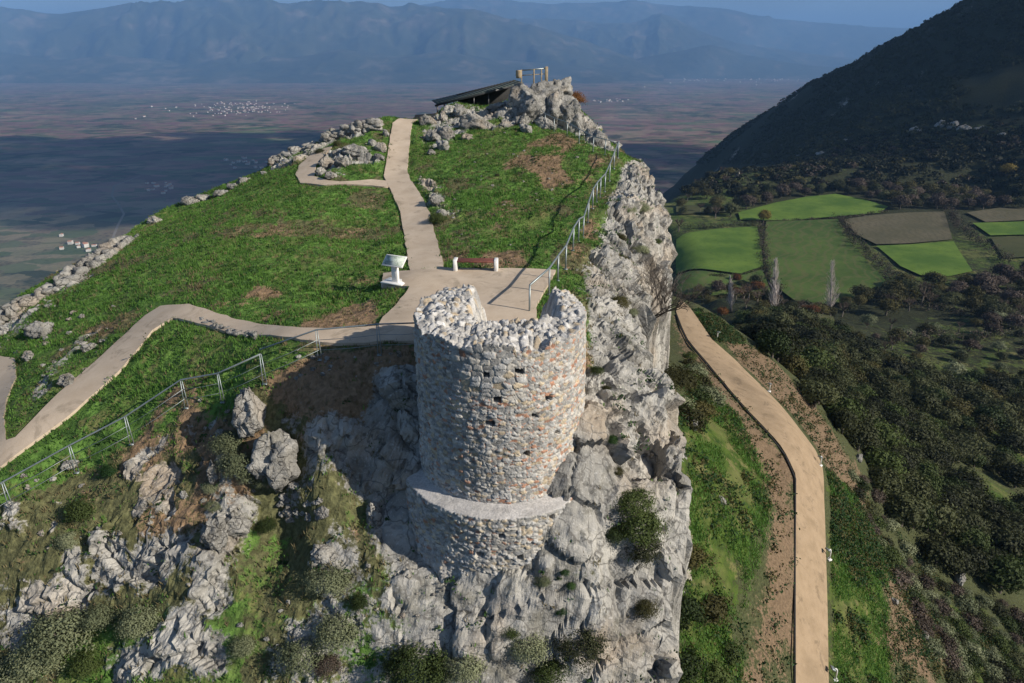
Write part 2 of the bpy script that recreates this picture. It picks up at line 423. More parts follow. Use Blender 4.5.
M['land'] = ground_material('land_ground', (.04, .065, .015), (.08, .11, .025), (.11, .085, .05), (.022, .025, .012), .12)
M['rock'] = rock_material(); M['rock_warm'] = rock_material('buff_stone', .55)
M['steel'] = simple_noise_mat('galvanised_steel', (.20, .235, .24), (.31, .345, .35), 6, .45, .5, 0, .55)
M['white_paint'] = simple_noise_mat('white_painted_concrete', (.62, .61, .58), (.80, .79, .76), 5, .7, .3, .1)
M['redwood'] = simple_noise_mat('red_brown_stained_wood', (.10, .035, .025), (.20, .07, .05), 9, .6, .3, .2)
M['timber'] = simple_noise_mat('weathered_timber', (.25, .19, .12), (.42, .34, .23), 8, .85, .2, .3)
M['bark'] = simple_noise_mat('bark', (.06, .05, .04), (.16, .14, .12), 7, .95, .1, .5, coord='geo')
M['pale_bark'] = simple_noise_mat('pale_bare_twigs', (.34, .30, .27), (.55, .50, .47), 3, .95, .1, .2, coord='geo')
M['roof_green'] = simple_noise_mat('grey_green_roof_sheet', (.045, .06, .058), (.075, .09, .085), 2, .75, .2, .1)
M['dark'] = simple_noise_mat('dark_planking', (.02, .02, .02), (.04, .04, .04), 3, .9, .2, 0)
M['black'] = simple_noise_mat('black_enamel', (.02, .02, .022), (.035, .035, .04), 9, .4, .5, 0)
M['hose'] = simple_noise_mat('grey_hose', (.07, .07, .07), (.13, .13, .13), 9, .6, .4, 0)
def path_mat(name, ca, cb, cc):
    m, nt, b = nmat(name, .9, .2); t = NT(nt); P = geo_pos(t)
    n = t.noise(P, 1.1, 6, .6); f = t.noise(P, 22, 4, .7); q = t.noise(P, .35, 3, .5)
    c = t.ramp(n, [(.3, ca), (.7, cb)]); c = t.mix(t.rng(f, .5, .75, 0, .4), c, cc); c = t.mix(t.rng(q, .52, .7, 0, .4), c, tuple(k*.68 for k in ca))
    s1 = t.noise(P, .8, 6, .7, .8); c = t.mix(t.rng(s1, .54, .66, 0, .5), c, tuple(k*.62 for k in cc)); s2 = t.noise(P, 3.5, 5, .7); c = t.mix(t.rng(s2, .58, .70, 0, .45), c, tuple(k*1.12 for k in cb))
    t.l(c, b.inputs['Base Color']); t.bump(f, .25, .02, b); return m
M['path'] = path_mat('pale_concrete', (.42, .335, .25), (.51, .42, .325), (.34, .275, .20))
M['gravel'] = path_mat('tan_gravel', (.26, .19, .12), (.335, .25, .165), (.20, .15, .10))
M['oak'] = leaf_material('dark_oak_leaves', (.018, .022, .010), (.085, .095, .040))
M['olive'] = leaf_material('grey_green_leaves', (.12, .14, .075), (.30, .32, .19), .3)
M['bush'] = leaf_material('fresh_bush_leaves', (.026, .042, .012), (.085, .115, .032), .4)
M['weed'] = leaf_material('weed_leaves', (.022, .055, .016), (.075, .14, .04), .4)
M['autumn'] = leaf_material('russet_leaves', (.10, .04, .015), (.22, .10, .03), .4)
M['yellow'] = leaf_material('yellow_leaves', (.10, .085, .015), (.24, .18, .04), .4)
M['olive_wood'] = leaf_material('ochre_green_leaves', (.035, .036, .012), (.10, .09, .03), .5)
M['twig'] = leaf_material('grey_brown_twigs', (.055, .042, .032), (.13, .10, .08), .4, .1)
M['grass'] = leaf_material('grass_blades', (.038, .11, .020), (.175, .32, .060), .0, .35)
M['dry'] = leaf_material('dry_grass_blades', (.12, .10, .05), (.26, .21, .11), .0, .3)

# ================================================================== the land
def wpoly(pix):
    """a polygon given by survey pixels -> its ground outline"""
    return np.array([hit(u, v)[:2] for u, v in pix])
def sdist(poly, x, y):
    """signed distance to an outline, negative inside"""
    x = x.ravel(); y = y.ravel(); best = np.full(len(x), 1e9); ins = np.zeros(len(x), bool); n = len(poly)
    for i in range(n):
        x0, y0 = poly[i]; x1, y1 = poly[(i+1) % n]; dx, dy = x1-x0, y1-y0
        t = np.clip(((x-x0)*dx+(y-y0)*dy)/(dx*dx+dy*dy+1e-12), 0, 1)
        best = np.minimum(best, np.hypot(x-x0-t*dx, y-y0-t*dy))
        ins ^= ((y0 > y) != (y1 > y)) & (x < (x1-x0)*(y-y0)/((y1-y0) if y1 != y0 else 1e-9)+x0)
    return np.where(ins, -best, best)
def cover_of(polys, x, y, soft):
    out = np.zeros(x.size)
    for p, k in polys:
        out = np.maximum(out, k*(1-sstep(-soft, soft, sdist(p, x, y))))
    return out.reshape(x.shape)
# paths, as outlines
MAIN_PATH = wpoly([(418,116),(412,123),(409,150),(407.5,172),(411,181),(420,194),(429,212),(437,240),(444,268),(410,271),(406,246),(400.5,212),(389,187.6),(384,176),(388,151.6),(392.6,123.4),(402,113.5),(410,112)])
LOOP_PATH = wpoly([(386.5,181),(372,179.5),(357,181.2),(340,181.8),(328,181),(314.5,176.6),(316,165.6),(330,150),(333,146),(323,149),(308,157),(299,166),(295.8,175),(301,183),(323,185.6),(343,184.6),(357.5,185),(372,186),(388.5,187.4)])
PLATFORM = [hit(u, v)[:2] for u, v in [(381,288.5),(383.5,273.8),(410,271.2),(444,268.4),(500,269.2),(556.5,270.5),(546,289),(536,307.5)]]
PLATFORM = np.array(PLATFORM+[np.array((.9, 22.2)), np.array((-3.0, 21.0))]+[hit(u, v)[:2] for u, v in [(413,341.5),(395,342.5),(380,338),(377,326.6),(409,287.5)]])
WEST_PATH = wpoly([(378,327),(360,328.5),(331,329.5),(300,328.7),(249,322.9),(215,313),(187.5,305),(160,306.5),(145,316),(128,332),(109,350),(60,393),(16,438),(6,441),(4.4,406),(16,378),(14.6,359),(0,357),(-60,362),(-70,420),(-60,520),(0,469),(23.4,450),(64.4,421),(117,374),(137.7,350),(152,331),(172.9,318.5),(205,325.8),(249,336),(300,340.5),(336.5,343.7),(380,342.5),(396,341.5)])
GRAVEL = wpoly([(795,700),(795,600),(796,480),(795,474),(786,455),(769,433),(748,411),(728,388),(709,365),(688,340),(681,325),(676,312),(680,300),(688,306),(697,318),(712,340),(735,360),(757,382),(780,405),(800,430),(815,450),(822,466),(824,500),(826,560),(828,640),(829,700)])
PATHS = [MAIN_PATH, LOOP_PATH, PLATFORM, WEST_PATH]
ROCKS = [(np.vstack([wpoly([(400,682),(425,610),(470,585),(560,590),(592,560),(600,470),(592,400),(588,345),(585,300),(590,262),(605,230),(612,190),(620,167)]), np.array([(p[0]+2.2, p[1]) for p in ep[::-1]]), np.array([(6.5, 9)])]), 1.0),
 (wpoly([(-40,620),(0,606),(43,596),(80,575),(120,552),(150,546),(193,527),(190,556),(152,590),(112,614),(80,622),(27,640),(0,655),(-40,670)]), .95),
 (wpoly([(105,645),(160,630),(190,612),(232,640),(240,690),(110,690)]), .95),
 (wpoly([(335,545),(372,515),(420,545),(470,600),(480,690),(250,690),(285,630),(300,600)]), .66),
 (wpoly([(330,405),(413,378),(430,470),(430,570),(395,540),(360,500),(300,470),(300,425)]), .80),
 (wpoly([(205,515),(225,505),(250,535),(232,560),(212,552)]), .9), (wpoly([(210,455),(222,450),(226,482),(214,488)]), .8),
 (wpoly([(-30,340),(0,322),(70,284),(125,236),(112,250),(70,296),(30,318),(20,350),(0,360),(-30,380)]), .6),
 (wpoly([(30,380),(70,345),(95,330),(80,352),(45,395),(25,415)]), .6), (wpoly([(40,325),(58,315),(50,340),(25,345)]), .6),
 (wpoly([(318,178),(322,155),(338,148),(380,142),(386,152),(384,165),(350,166),(340,178)]), .62), (wpoly([(290,166),(268,172),(285,152),(320,136),(380,128),(360,136),(330,145),(310,155)]), .9),
 (wpoly([(420,118),(445,104),(500,98),(520,84),(545,78),(566,80),(578,104),(600,128),(612,150),(596,150),(570,132),(540,126),(500,130),(470,130),(440,150),(424,146)]), .72),
 (wpoly([(424,180),(440,188),(452,215),(440,222),(428,200)]), .75)]
SOILS = [(wpoly([(215,425),(262,440),(255,480),(240,520),(205,528),(190,500),(205,470)]), .7), (wpoly([(300,400),(400,370),(412,420),(400,480),(340,465),(300,440)]), .35), (wpoly([(262,385),(300,362),(410,348),(412,372),(380,395),(330,410),(290,410)]), .8),
 (wpoly([(296,330),(320,318),(350,300),(372,300),(378,326),(330,330)]), .72), (wpoly([(205,305),(240,300),(255,285),(290,295),(285,322),(230,316)]), .52),
 (wpoly([(505,170),(530,140),(560,132),(580,142),(560,165),(572,185),(545,190),(520,160)]), .62), (wpoly([(480,215),(500,195),(545,208),(520,222),(490,232)]), .5), (wpoly([(465,268),(490,252),(520,250),(540,268)]), .6),
 (wpoly([(590,150),(615,165),(585,245),(565,290),(560,268),(585,215)]), .45), (wpoly([(145,500),(215,470),(250,480),(190,545),(140,540)]), .4)]
SCRUB = [(wpoly([(0,500),(90,470),(190,410),(260,400),(330,470),(400,520),(400,600),(250,640),(0,640)]), .9)]
def hill_cover(X, Y):
    n = fbm(X*.25, Y*.25, 0, 4, 5)*.5
    rock = cover_of(ROCKS, X, Y, .35)
    soil = cover_of(SOILS, X, Y, .5)+n*.22
    dry = cover_of(SCRUB, X, Y, 1.0)
    grass = np.clip(1-.75*dry+n*.6, 0, 1)
    e = np.array(EDGE)
    return rock, grass, soil
def normals(X, Y, Z):
    dzx = np.gradient(Z, axis=1)/np.gradient(X, axis=1); dzy = np.gradient(Z, axis=0)/np.gradient(Y, axis=0)
    n = np.stack([-dzx, -dzy, np.ones_like(Z)], -1); return n/np.linalg.norm(n, axis=-1, keepdims=True)
# the crown of the hill, finest near the camera
def spaced(a, b, f):
    q = [a]
    while q[-1] < b: q.append(q[-1]+f(q[-1]))
    return np.array(q)
xs = np.r_[np.arange(-60, -30, 1.0), np.arange(-30, -18, .14), np.arange(-18, 1, .085), np.arange(1, 11, .06), np.arange(11, 16, .4)]
ys = spaced(9.5, 76, lambda y: float(np.interp(y, [9, 12.5, 13, 26, 40, 60, 76], [.4, .2, .065, .075, .14, .2, .4])))
X, Y = np.meshgrid(xs, ys); Z0 = Hraw(X, Y)
rock, grass, soil = hill_cover(X, Y)
ins, dE, bx, by, sl = omega(X, Y); outside = ((~ins)*dE).reshape(X.shape)
right = (outside > 0) & (X > 4) & (outside < 2.6)
rn = fbm(X*.7, Y*.7, Z0*.7, 5, 7)
rock = np.clip(cover_of(ROCKS, X, Y, .75)*1.12+rn*.85*(1-cover_of(ROCKS[:1], X, Y, .3)*.55)-.12, 0, 1)*(cover_of(ROCKS, X, Y, .9) > .02)
soil = soil*1.05+fbm(X*.45, Y*.45, 1, 5, 8)*.62; grass = np.clip(grass+fbm(X*.8, Y*.8, 2, 4, 9)*.5, 0, 1)
dryz = cover_of(SCRUB, X, Y, 1.0); rock = np.maximum(rock, .85*dryz*(1-sstep(3.2, 1.6, np.hypot(X+6.8, Y-18.2)))*sstep(.17, .42, fbm(X*.85, Y*.85, Z0*.5, 4, 12))); soil = soil+dryz*.35*fbm(X*.9, Y*.9, 5, 4, 13)+.22*dryz; grass = np.clip(grass-.25*dryz, 0, 1)
lawn = (1-dryz)*sstep(.22, .42, fbm(X*.32, Y*.32, 9, 5, 14)); grass = np.clip(grass-.7*lawn, 0, 1); soil = soil+.25*lawn
tw = np.hypot(X+.33, Y-18.8); rock = np.maximum(rock, .9*(1-sstep(3.6, 5.0, tw))*(Y < 20.3)); soil = np.maximum(soil, .6*(1-sstep(3.8, 5.5, tw))*(Y > 19))
rock = np.maximum(rock, np.where(right, 1.0, 0)); grass = np.where(right, 0, grass)
rock = np.where((outside > 0) & ~right, np.maximum(rock, .5), rock)
pd = np.full(X.shape, 9.0)
for p in PATHS: pd = np.minimum(pd, sdist(p, X, Y).reshape(X.shape))
flat = sstep(.02, .55, pd)
tow = np.hypot(X+.33, Y-18.8); flat_t = flat
N = normals(X, Y, Z0)
P3 = np.stack([X, Y, Z0], -1)
w = fbm(X*.5, Y*.5, Z0*.5, 3, 40)*.5
f1, f2, cid = worley(X*.55+w, Y*.55+w, Z0*.55-w, 11)
g1, g2, gid = worley(X*1.7+w, Y*1.7-w, Z0*1.7+w, 23)
strata = fbm(X*.35-Y*.2, Y*.25, Z0*1.3, 3, 33, ridged=True)
fa, ga = facet(X*.62+w*.4, Y*.62+w*.4, Z0*.75, 311); fb, gb = facet(X*1.7+w*.3, Y*1.7, Z0*2.0+w*.3, 321); fc, gc = facet(X*4.3, Y*4.3, Z0*5.0, 331)
rd = (.62*fa + .24*fb + .085*fc - .20*(1-sstep(0, .13, ga))-.10*(1-sstep(0, .12, gb)) + .10*fbm(X*.5, Y*.5, Z0*.5, 4, 60) + .08*fbm(X*6, Y*6, Z0*6, 3, 66))
rd_old = (.50*(cid-.5) + .24*np.minimum(f2-f1, .22)/.22 + .14*(gid-.5) + .09*np.minimum(g2-g1, .2)/.2 + .26*fbm(X*.9, Y*.9, Z0*.9, 5, 60, gain=.45) + .18*strata + .13*fbm(X*2.6, Y*2.6, Z0*2.6, 3, 64, ridged=True) + .09*fbm(X*6, Y*6, Z0*6, 3, 66))
gd = .18*fbm(X*.6, Y*.6, 0, 4, 70)+.06*fbm(X*3.2, Y*3.2, 0, 3, 80)+.10*dryz*fbm(X*1.8, Y*1.8, 0, 4, 81, ridged=True)
rk = np.clip(rock, 0, 1)**1.3
bz = worley(X*2.6+w, Y*2.6, Z0*2.6, 341)[0]; front = sstep(6.8, 5.6, tow)*sstep(18.5, 17.5, Y)
rd = rd*(1-front)+front*(.34*fa+.20*(.55-bz)+.16*fbm(X*2.2, Y*2.2, Z0*2.2, 5, 351)-.12*(1-sstep(0, .10, ga)))
D = rk*(rd*.9+.05)+(1-rk)*gd
D = D*np.where(outside > .05, .3, 1)*flat*sstep(2.35, 3.3, tow+.5)
D = D - .06*(1-flat) - np.where((outside > 3.2) & (X > 4), 1.8, 0)
V = P3 + N*D[..., None]
HILL_V = V; HILL_XS, HILL_YS = xs, ys
me = smooth(mesh_np('hill', V.reshape(-1, 3), grid_faces(*X.shape)), False)
bare = np.clip(rock*1.0, 0, 1)
vcol(me, 'cover', np.stack([bare, np.clip(grass, 0, 1), np.clip(soil, 0, 1)], -1).reshape(-1, 3))
struct('hill', me, M['hill'])
def ground_z(x, y):
    """height of the built hill (displaced) by bilinear look-up"""
    i = int(np.clip(np.searchsorted(HILL_XS, x)-1, 0, len(HILL_XS)-2)); j = int(np.clip(np.searchsorted(HILL_YS, y)-1, 0, len(HILL_YS)-2))
    a = (x-HILL_XS[i])/(HILL_XS[i+1]-HILL_XS[i]); b = (y-HILL_YS[j])/(HILL_YS[j+1]-HILL_YS[j])
    Zv = HILL_V[..., 2]
    return float((1-a)*(1-b)*Zv[j, i]+a*(1-b)*Zv[j, i+1]+(1-a)*b*Zv[j+1, i]+a*b*Zv[j+1, i+1])

# the slope below the cliff, with the gravel path
sx = np.arange(6, 116, .42); sy = np.arange(12, 200, .55)
SX, SY = np.meshgrid(sx, sy); SZ = Hraw(SX, SY)
gdist = sdist(GRAVEL, SX, SY).reshape(SX.shape)
SOIL2 = [(wpoly([(676,316),(700,355),(740,402),(778,450),(794,476),(794,690),(745,690),(750,600),(772,540),(768,485),(745,440),(715,395),(680,345)]), .85),
 (wpoly([(724,345),(745,342),(775,362),(800,390),(825,420),(845,455),(862,490),(850,500),(826,465),(805,430),(770,392)]), .95),
 (wpoly([(880,560),(900,560),(940,620),(960,690),(890,690),(870,620)]), .62), (wpoly([(840,440),(862,470),(880,520),(868,540),(848,490)]), .5)]
GRASS2 = [(wpoly([(670,420),(690,360),(720,405),(750,450),(768,490),(760,545),(742,600),(742,690),(676,690),(690,560)]), .85), (wpoly([(826,470),(850,490),(880,560),(890,690),(832,690),(828,560)]), .9),
 (wpoly([(690,310),(712,318),(745,342),(725,345),(705,330)]), .9), (wpoly([(890,330),(980,312),(1000,332),(900,345)]), .8), (wpoly([(880,352),(1030,345),(1030,378),(930,376)]), .55), (wpoly([(940,470),(980,465),(1024,500),(1024,530),(980,510)]), .5), (wpoly([(900,560),(1000,600),(1024,690),(900,690)]), .45)]
n = fbm(SX*.12, SY*.12, 0, 4, 91)
s_soil = cover_of(SOIL2, SX, SY, 2.0)+n*.1+.45*fbm(SX*.5, SY*.5, 3, 5, 92); s_gr = cover_of(GRASS2, SX, SY, 1.8)+n*.3+.35*fbm(SX*.6, SY*.6, 7, 4, 93)
so, sdE, _, _, _ = omega(SX, SY); under = (so | (sdE < 4.0)).reshape(SX.shape)
s_rock = np.where((so | (sdE < .6)).reshape(SX.shape), .9, 0)
SD = (.35*fbm(SX*.35, SY*.35, 0, 5, 95)+.12*fbm(SX*1.7, SY*1.7, 0, 3, 96))*sstep(0, 1.6, gdist)-.10*(1-sstep(0, .5, gdist))
SZ2 = SZ+SD-np.where((so | (sdE < .9)).reshape(SX.shape), 1.6, 0)
me = mesh_np('slope', np.stack([SX, SY, SZ2], -1).reshape(-1, 3), grid_faces(*SX.shape)); smooth(me)
vcol(me, 'cover', np.clip(np.stack([s_rock, s_gr, s_soil], -1), 0, 1).reshape(-1, 3))
struct('slope', me, M['slope'])

# the wider land: valley floor, wooded mountain, flanks of the hill
th = np.r_[np.linspace(R(-180), R(-45), 60)[:-1], np.linspace(R(-45), R(50), 420), np.linspace(R(50), R(180), 60)[1:]]
rr = np.geomspace(8, 4200, 330)
T, RR = np.meshgrid(th, rr); LX, LY = RR*np.sin(T), RR*np.cos(T)
LZ = Hraw(LX, LY)
inpatch = ((LX > 8) & (LX < 113) & (LY > 14) & (LY < 197)) | ((LX > -57) & (LX < 13) & (LY > 11) & (LY < 73))
mount = sstep(-75, 10, LZ)*(LX > 100)+sstep(700, 1000, np.hypot(LX, LY))*(LX > 100)*(LZ > -540)
LZ = LZ+np.clip(mount, 0, 1)*(22*fbm(LX*.006, LY*.006, 0, 5, 201, ridged=True)+5*fbm(LX*.04, LY*.04, 0, 3, 202))*sstep(520, 800, RR)
LZ = LZ+.8*fbm(LX*.03, LY*.03, 0, 3, 203)*sstep(180, 260, RR)*(1-np.clip(mount, 0, 1))
LZ = LZ-np.where(inpatch, 5.0, 0); LZ = np.maximum(LZ, PLAIN-3)
me = mesh_np('valley', np.stack([LX, LY, LZ], -1).reshape(-1, 3), grid_faces(*LX.shape)); smooth(me)
crag = sstep(.4, .62, fbm(LX*.012, LY*.012, LZ*.03, 4, 210))*np.clip(mount, 0, 1)
lgr = .35+.6*fbm(LX*.008, LY*.008, 0, 3, 211); lgr = np.where((LX < 330) & (LY < 270) & (LY > 150), lgr+.25, lgr); lgr = np.where(mount > .3, -.1+.3*fbm(LX*.02, LY*.02, 0, 3, 212), lgr)
vcol(me, 'cover', np.clip(np.stack([crag*.6, lgr, 0*crag], -1), 0, 1).reshape(-1, 3))
struct('valley', me, M['land'])
def LZ_at(x, y): return float(Hraw(np.array([x]), np.array([y]))[0])

# flat sheets draped over the land
def drape(name, outline, mat, zf, step, thick=0.0, lift=0.0, kind=True):
    pts = []
    n = len(outline)
    for i in range(n):
        a, b = outline[i], outline[(i+1) % n]; k = max(1, int(np.hypot(*(b-a))/step))
        pts += [a+(b-a)*j/k for j in range(k)]
    pts = np.array(pts); nb = len(pts)
    if kind == 'path': pts = pts+np.stack([vnoise(pts[:, 0]*2.3, pts[:, 1]*2.3, 0, 5), vnoise(pts[:, 0]*2.3, pts[:, 1]*2.3, 9, 6)], -1)*.05
    x0, y0 = pts.min(0); x1, y1 = pts.max(0)
    gx, gy = np.meshgrid(np.arange(x0, x1, step), np.arange(y0, y1, step)); q = np.c_[gx.ravel(), gy.ravel()]
    q = q[sdist(outline, q[:, 0], q[:, 1]) < -step*.4] if len(q) else q
    allp = np.vstack([pts, q]) if len(q) else pts
    vs, es, fs, *_ = delaunay_2d_cdt([Vector(p) for p in allp], [(i, (i+1) % nb) for i in range(nb)], [list(range(nb))], 1, 1e-5)
    vx = np.array([tuple(v) for v in vs]); z = zf(vx[:, 0], vx[:, 1])+lift
    tris = np.array([f for f in fs if len(f) == 3])
    V = np.c_[vx, z]; F = [tris]
    a, b, c = vx[tris[:, 0]], vx[tris[:, 1]], vx[tris[:, 2]]
    area = (b[:, 0]-a[:, 0])*(c[:, 1]-a[:, 1])-(b[:, 1]-a[:, 1])*(c[:, 0]-a[:, 0])
    tris[area < 0] = tris[area < 0][:, ::-1]
    if thick:
        cnt = {}
        for f in tris:
            for k in range(3):
                e = (f[k], f[(k+1) % 3]); cnt[e] = cnt.get(e, 0)+1
        border = [e for e in cnt if (e[1], e[0]) not in cnt]
        used = sorted({i for e in border for i in e}); m = {i: len(V)+k for k, i in enumerate(used)}; nu = len(used)
        V = np.vstack([V, V[used], V[used]-np.array((0, 0, thick))])
        F.append(np.array([(m[e[0]], m[e[0]]+nu, m[e[1]]+nu, m[e[1]]) for e in border]))
    me = smooth(mesh_np(name, V, F))
    return struct(name, me, mat) if kind else link(name, me, mat)
drape('platform', PLATFORM, M['path'], Hraw, .4, .22, .05, 'path')
drape('path', MAIN_PATH, M['path'], Hraw, .4, .3, .04, 'path')
drape('path', LOOP_PATH, M['path'], Hraw, .4, .3, .036, 'path')
drape('path', WEST_PATH, M['path'], Hraw, .4, .3, .044, 'path')
drape('gravel_path', GRAVEL, M['gravel'], Hraw, .8, .35, .08)

# fields on the valley floor
def field_mat(name, ca, cb, cc, rows=0.0, ang=0.0):
    m, nt, b = nmat(name, .95, .1); t = NT(nt); P = geo_pos(t)
    n = t.noise(P, .035, 6, .65); f = t.noise(P, .35, 6, .75)
    c = t.mix(t.rng(n, .35, .65), ca, cb); c = t.mix(t.rng(f, .5, .72, 0, .6), c, cc)
    if rows:
        mp = t.n('ShaderNodeMapping'); mp.inputs['Rotation'].default_value = (0, 0, ang); t.l(P, mp.inputs[0])
        wv = t.n('ShaderNodeTexWave', i_Scale=rows, i_Distortion=14.0, i_Detail=4.0); t.l(mp.outputs[0], wv.inputs[0])
        c = t.mix(t.math('MULTIPLY', t.rng(wv.outputs['Fac'], .55, .95), .38), c, cc)
    t.l(c, b.inputs['Base Color']); return m
fg = field_mat('young_crop', (.06, .115, .022), (.115, .18, .034), (.045, .08, .018))
fg2 = field_mat('thin_crop', (.045, .08, .02), (.075, .115, .03), (.115, .10, .05), .05, .5)
fb = field_mat('fallow', (.085, .08, .05), (.12, .105, .07), (.06, .06, .035), .08, .2)
fo = field_mat('rough_pasture', (.05, .058, .025), (.075, .075, .035), (.03, .036, .016))
for k, (pix, m) in enumerate([([(676,241),(690,234),(720,230),(757,228),(761,250),(763,268),(740,275.5),(676,276)], fg), ([(676,277.5),(740,277.5),(762,271),(770,292),(700,300),(676,296)], fg2),
   ([(766,223),(800,222),(838,220.5),(848,240),(866,262),(885,282),(872,300),(836,306),(800,306),(770,284),(765,262),(764,240)], fg2), ([(738,214),(775,204),(806,198),(835,195),(862,200),(888,208),(880,214),(835,218),(790,222),(762,222),(740,221)], fg),
   ([(842,221),(870,217),(905,214),(944,213),(952,241),(910,245),(876,246),(856,236)], fb), ([(876,247.5),(910,246),(953,243),(962,258),(972,273),(945,279),(920,277),(900,268)], fg),
   ([(966,214),(1000,209),(1040,206),(1040,221),(985,223.5)], fb), ([(972,224.5),(1040,222.5),(1040,236),(990,237)], fg), ([(990,239),(1040,237.5),(1040,258),(1003,260)], fo),
   ([(676,206),(735,208),(736,213),(676,216)], fo), ([(780,246-2),(781,245)] and [(770,318),(800,312),(830,312),(835,330),(790,334)], fo)]):
    drape('field', wpoly(pix), m, Hraw, 6.0, 0, 1.1)

# the plain
def plain_material():
    m, nt, b = nmat('plain_fields', .95, .1); t = NT(nt); P = geo_pos(t)
    mp = t.n('ShaderNodeMapping'); mp.inputs['Rotation'].default_value = (0, 0, .5); mp.inputs['Scale'].default_value = (1/330, 1/150, 0); t.l(P, mp.inputs[0])
    v = t.n('ShaderNodeTexVoronoi', distance='CHEBYCHEV'); v.inputs['Scale'].default_value = 1.0; t.l(mp.outputs[0], v.inputs['Vector'])
    sp = t.n('ShaderNodeSeparateColor'); t.l(v.outputs['Color'], sp.inputs[0])
    c = t.ramp(sp.outputs[0], [(0, (.17, .095, .085)), (.30, (.22, .125, .105)), (.46, (.14, .085, .07)), (.60, (.27, .20, .14)), (.70, (.10, .14, .06)), (.78, (.08, .085, .05)), (.88, (.24, .14, .115))], 'CONSTANT')
    n = t.noise(P, 1/1800, 5, .6); c = t.mix(t.rng(n, .42, .62, 0, .6), c, (.15, .085, .08))
    n3 = t.noise(P, 1/2600, 4, .55, .5); c = t.mix(t.rng(n3, .52, .7, 0, .8), c, (.055, .075, .035))
    # groves on the nearer edge
    sx = t.n('ShaderNodeSeparateXYZ'); t.l(P, sx.inputs[0])
    near = t.rng(sx.outputs[1], 1900, 3200, 1, 0)
    v2 = t.n('ShaderNodeTexVoronoi'); v2.inputs['Scale'].default_value = 1/14; t.l(P, v2.inputs['Vector'])
    gv = t.mix(t.rng(v2.outputs['Distance'], .25, .5), (.028, .04, .018), (.105, .11, .06))
    n4 = t.noise(P, 1/160, 5, .6); gv = t.mix(t.rng(n4, .5, .6, 0, .8), gv, (.10, .13, .05)); gv = t.mix(t.rng(n4, .33, .42, .8, 0), gv, (.045, .055, .025))
    c = t.mix(t.math('MULTIPLY', near, .8), c, gv)
    n6 = t.noise(P, 1/420, 5, .65); c = t.mix(t.rng(n6, .53, .60, 0, .85), c, (.022, .032, .014))
    mp2 = t.n('ShaderNodeMapping'); mp2.inputs['Rotation'].default_value = (0, 0, .5); mp2.inputs['Scale'].default_value = (1/95, 1/60, 0); t.l(P, mp2.inputs[0]); v3 = t.n('ShaderNodeTexVoronoi', distance='CHEBYCHEV'); v3.inputs['Scale'].default_value = 1.0; t.l(mp2.outputs[0], v3.inputs['Vector']); s3 = t.n('ShaderNodeSeparateColor'); t.l(v3.outputs['Color'], s3.inputs[0])
    c = t.mix(t.rng(s3.outputs[1], .62, .66, 0, .5, False), c, (.22, .19, .12)); c = t.mix(t.rng(s3.outputs[2], .72, .76, 0, .6, False), c, (.05, .085, .03))
    f = t.noise(P, 1/60, 4, .7); c = t.mix(t.rng(f, .5, .7, 0, .35), c, (.03, .04, .02))
    t.l(c, b.inputs['Base Color']); return m
pr = np.r_[0, np.geomspace(400, 44000, 60)]; pt = np.linspace(-math.pi, math.pi, 97)[:-1]
PR, PT = np.meshgrid(pr, pt, indexing='ij')
me = mesh_np('plain', np.stack([PR*np.sin(PT), PR*np.cos(PT), np.full(PR.shape, PLAIN)], -1).reshape(-1, 3), grid_faces(*PR.shape, True)[:, ::-1])
struct('plain', me, plain_material())

# far ranges: skyline (u, v) at a given distance
def mountain_mat():
    m, nt, b = nmat('far_mountain', .95, .1); t = NT(nt); P = geo_pos(t)
    n = t.noise(P, 1/900, 7, .62); n2 = t.noise(P, 1/240, 5, .6); c = t.ramp(t.math('ADD', t.math('MULTIPLY', n, .6), t.math('MULTIPLY', n2, .4)), [(.38, (.03, .037, .02)), (.52, (.055, .058, .03)), (.60, (.12, .10, .07)), (.72, (.24, .20, .15))])  # scrub and bare tones, contrast raised to suggest sunlit and shaded relief
    t.l(c, b.inputs['Base Color']); return m
mm = mountain_mat()
def mrange(name, sky_pts, d0, d1, d2, seed, rough=.33, foot=0.0):
    us = np.linspace(sky_pts[0][0], sky_pts[-1][0], 420); vs = np.interp(us, [p[0] for p in sky_pts], [p[1] for p in sky_pts])
    k = (341.5-vs)/FPX; top = CAMZ+d1*(-SP+k*CP); yk = (CP+k*SP)
    rows = []; Q = np.r_[np.linspace(0, 1, 70), np.linspace(1, 2, 24)[1:]]
    for q in Q:
        dd = d0+1300*fbm(us/70., 0*us, 0, 4, seed+80)*(d1-d0 > 2000)
        d = dd+(d1-dd)*q if q <= 1 else d1+(d2-d1)*(q-1)
        x = (us-512)/FPX*d; y = d*1.045+0*us
        e = sstep(0, 1, q)*.75+.25*q if q <= 1 else 1-sstep(0, 1, q-1)*1.0
        h = (top-PLAIN)*e
        w = 4*q*(1-q) if q <= 1 else 0
        rg = fbm(x/2600, y/2600, 0, 6, seed, ridged=True); r2 = fbm(x/700, y/700, 0, 4, seed+50, ridged=True)
        h = h+w*(top-PLAIN)*rough*(rg*.9+.35*r2)+(.02*(top-PLAIN)*r2 if q > .9 else 0)
        rows.append(np.stack([x, y, PLAIN-2+np.maximum(h, -1)], -1))
    V = np.array(rows); me = mesh_np(name, V.reshape(-1, 3), grid_faces(V.shape[0], V.shape[1])); smooth(me)
    return struct(name, me, mm)
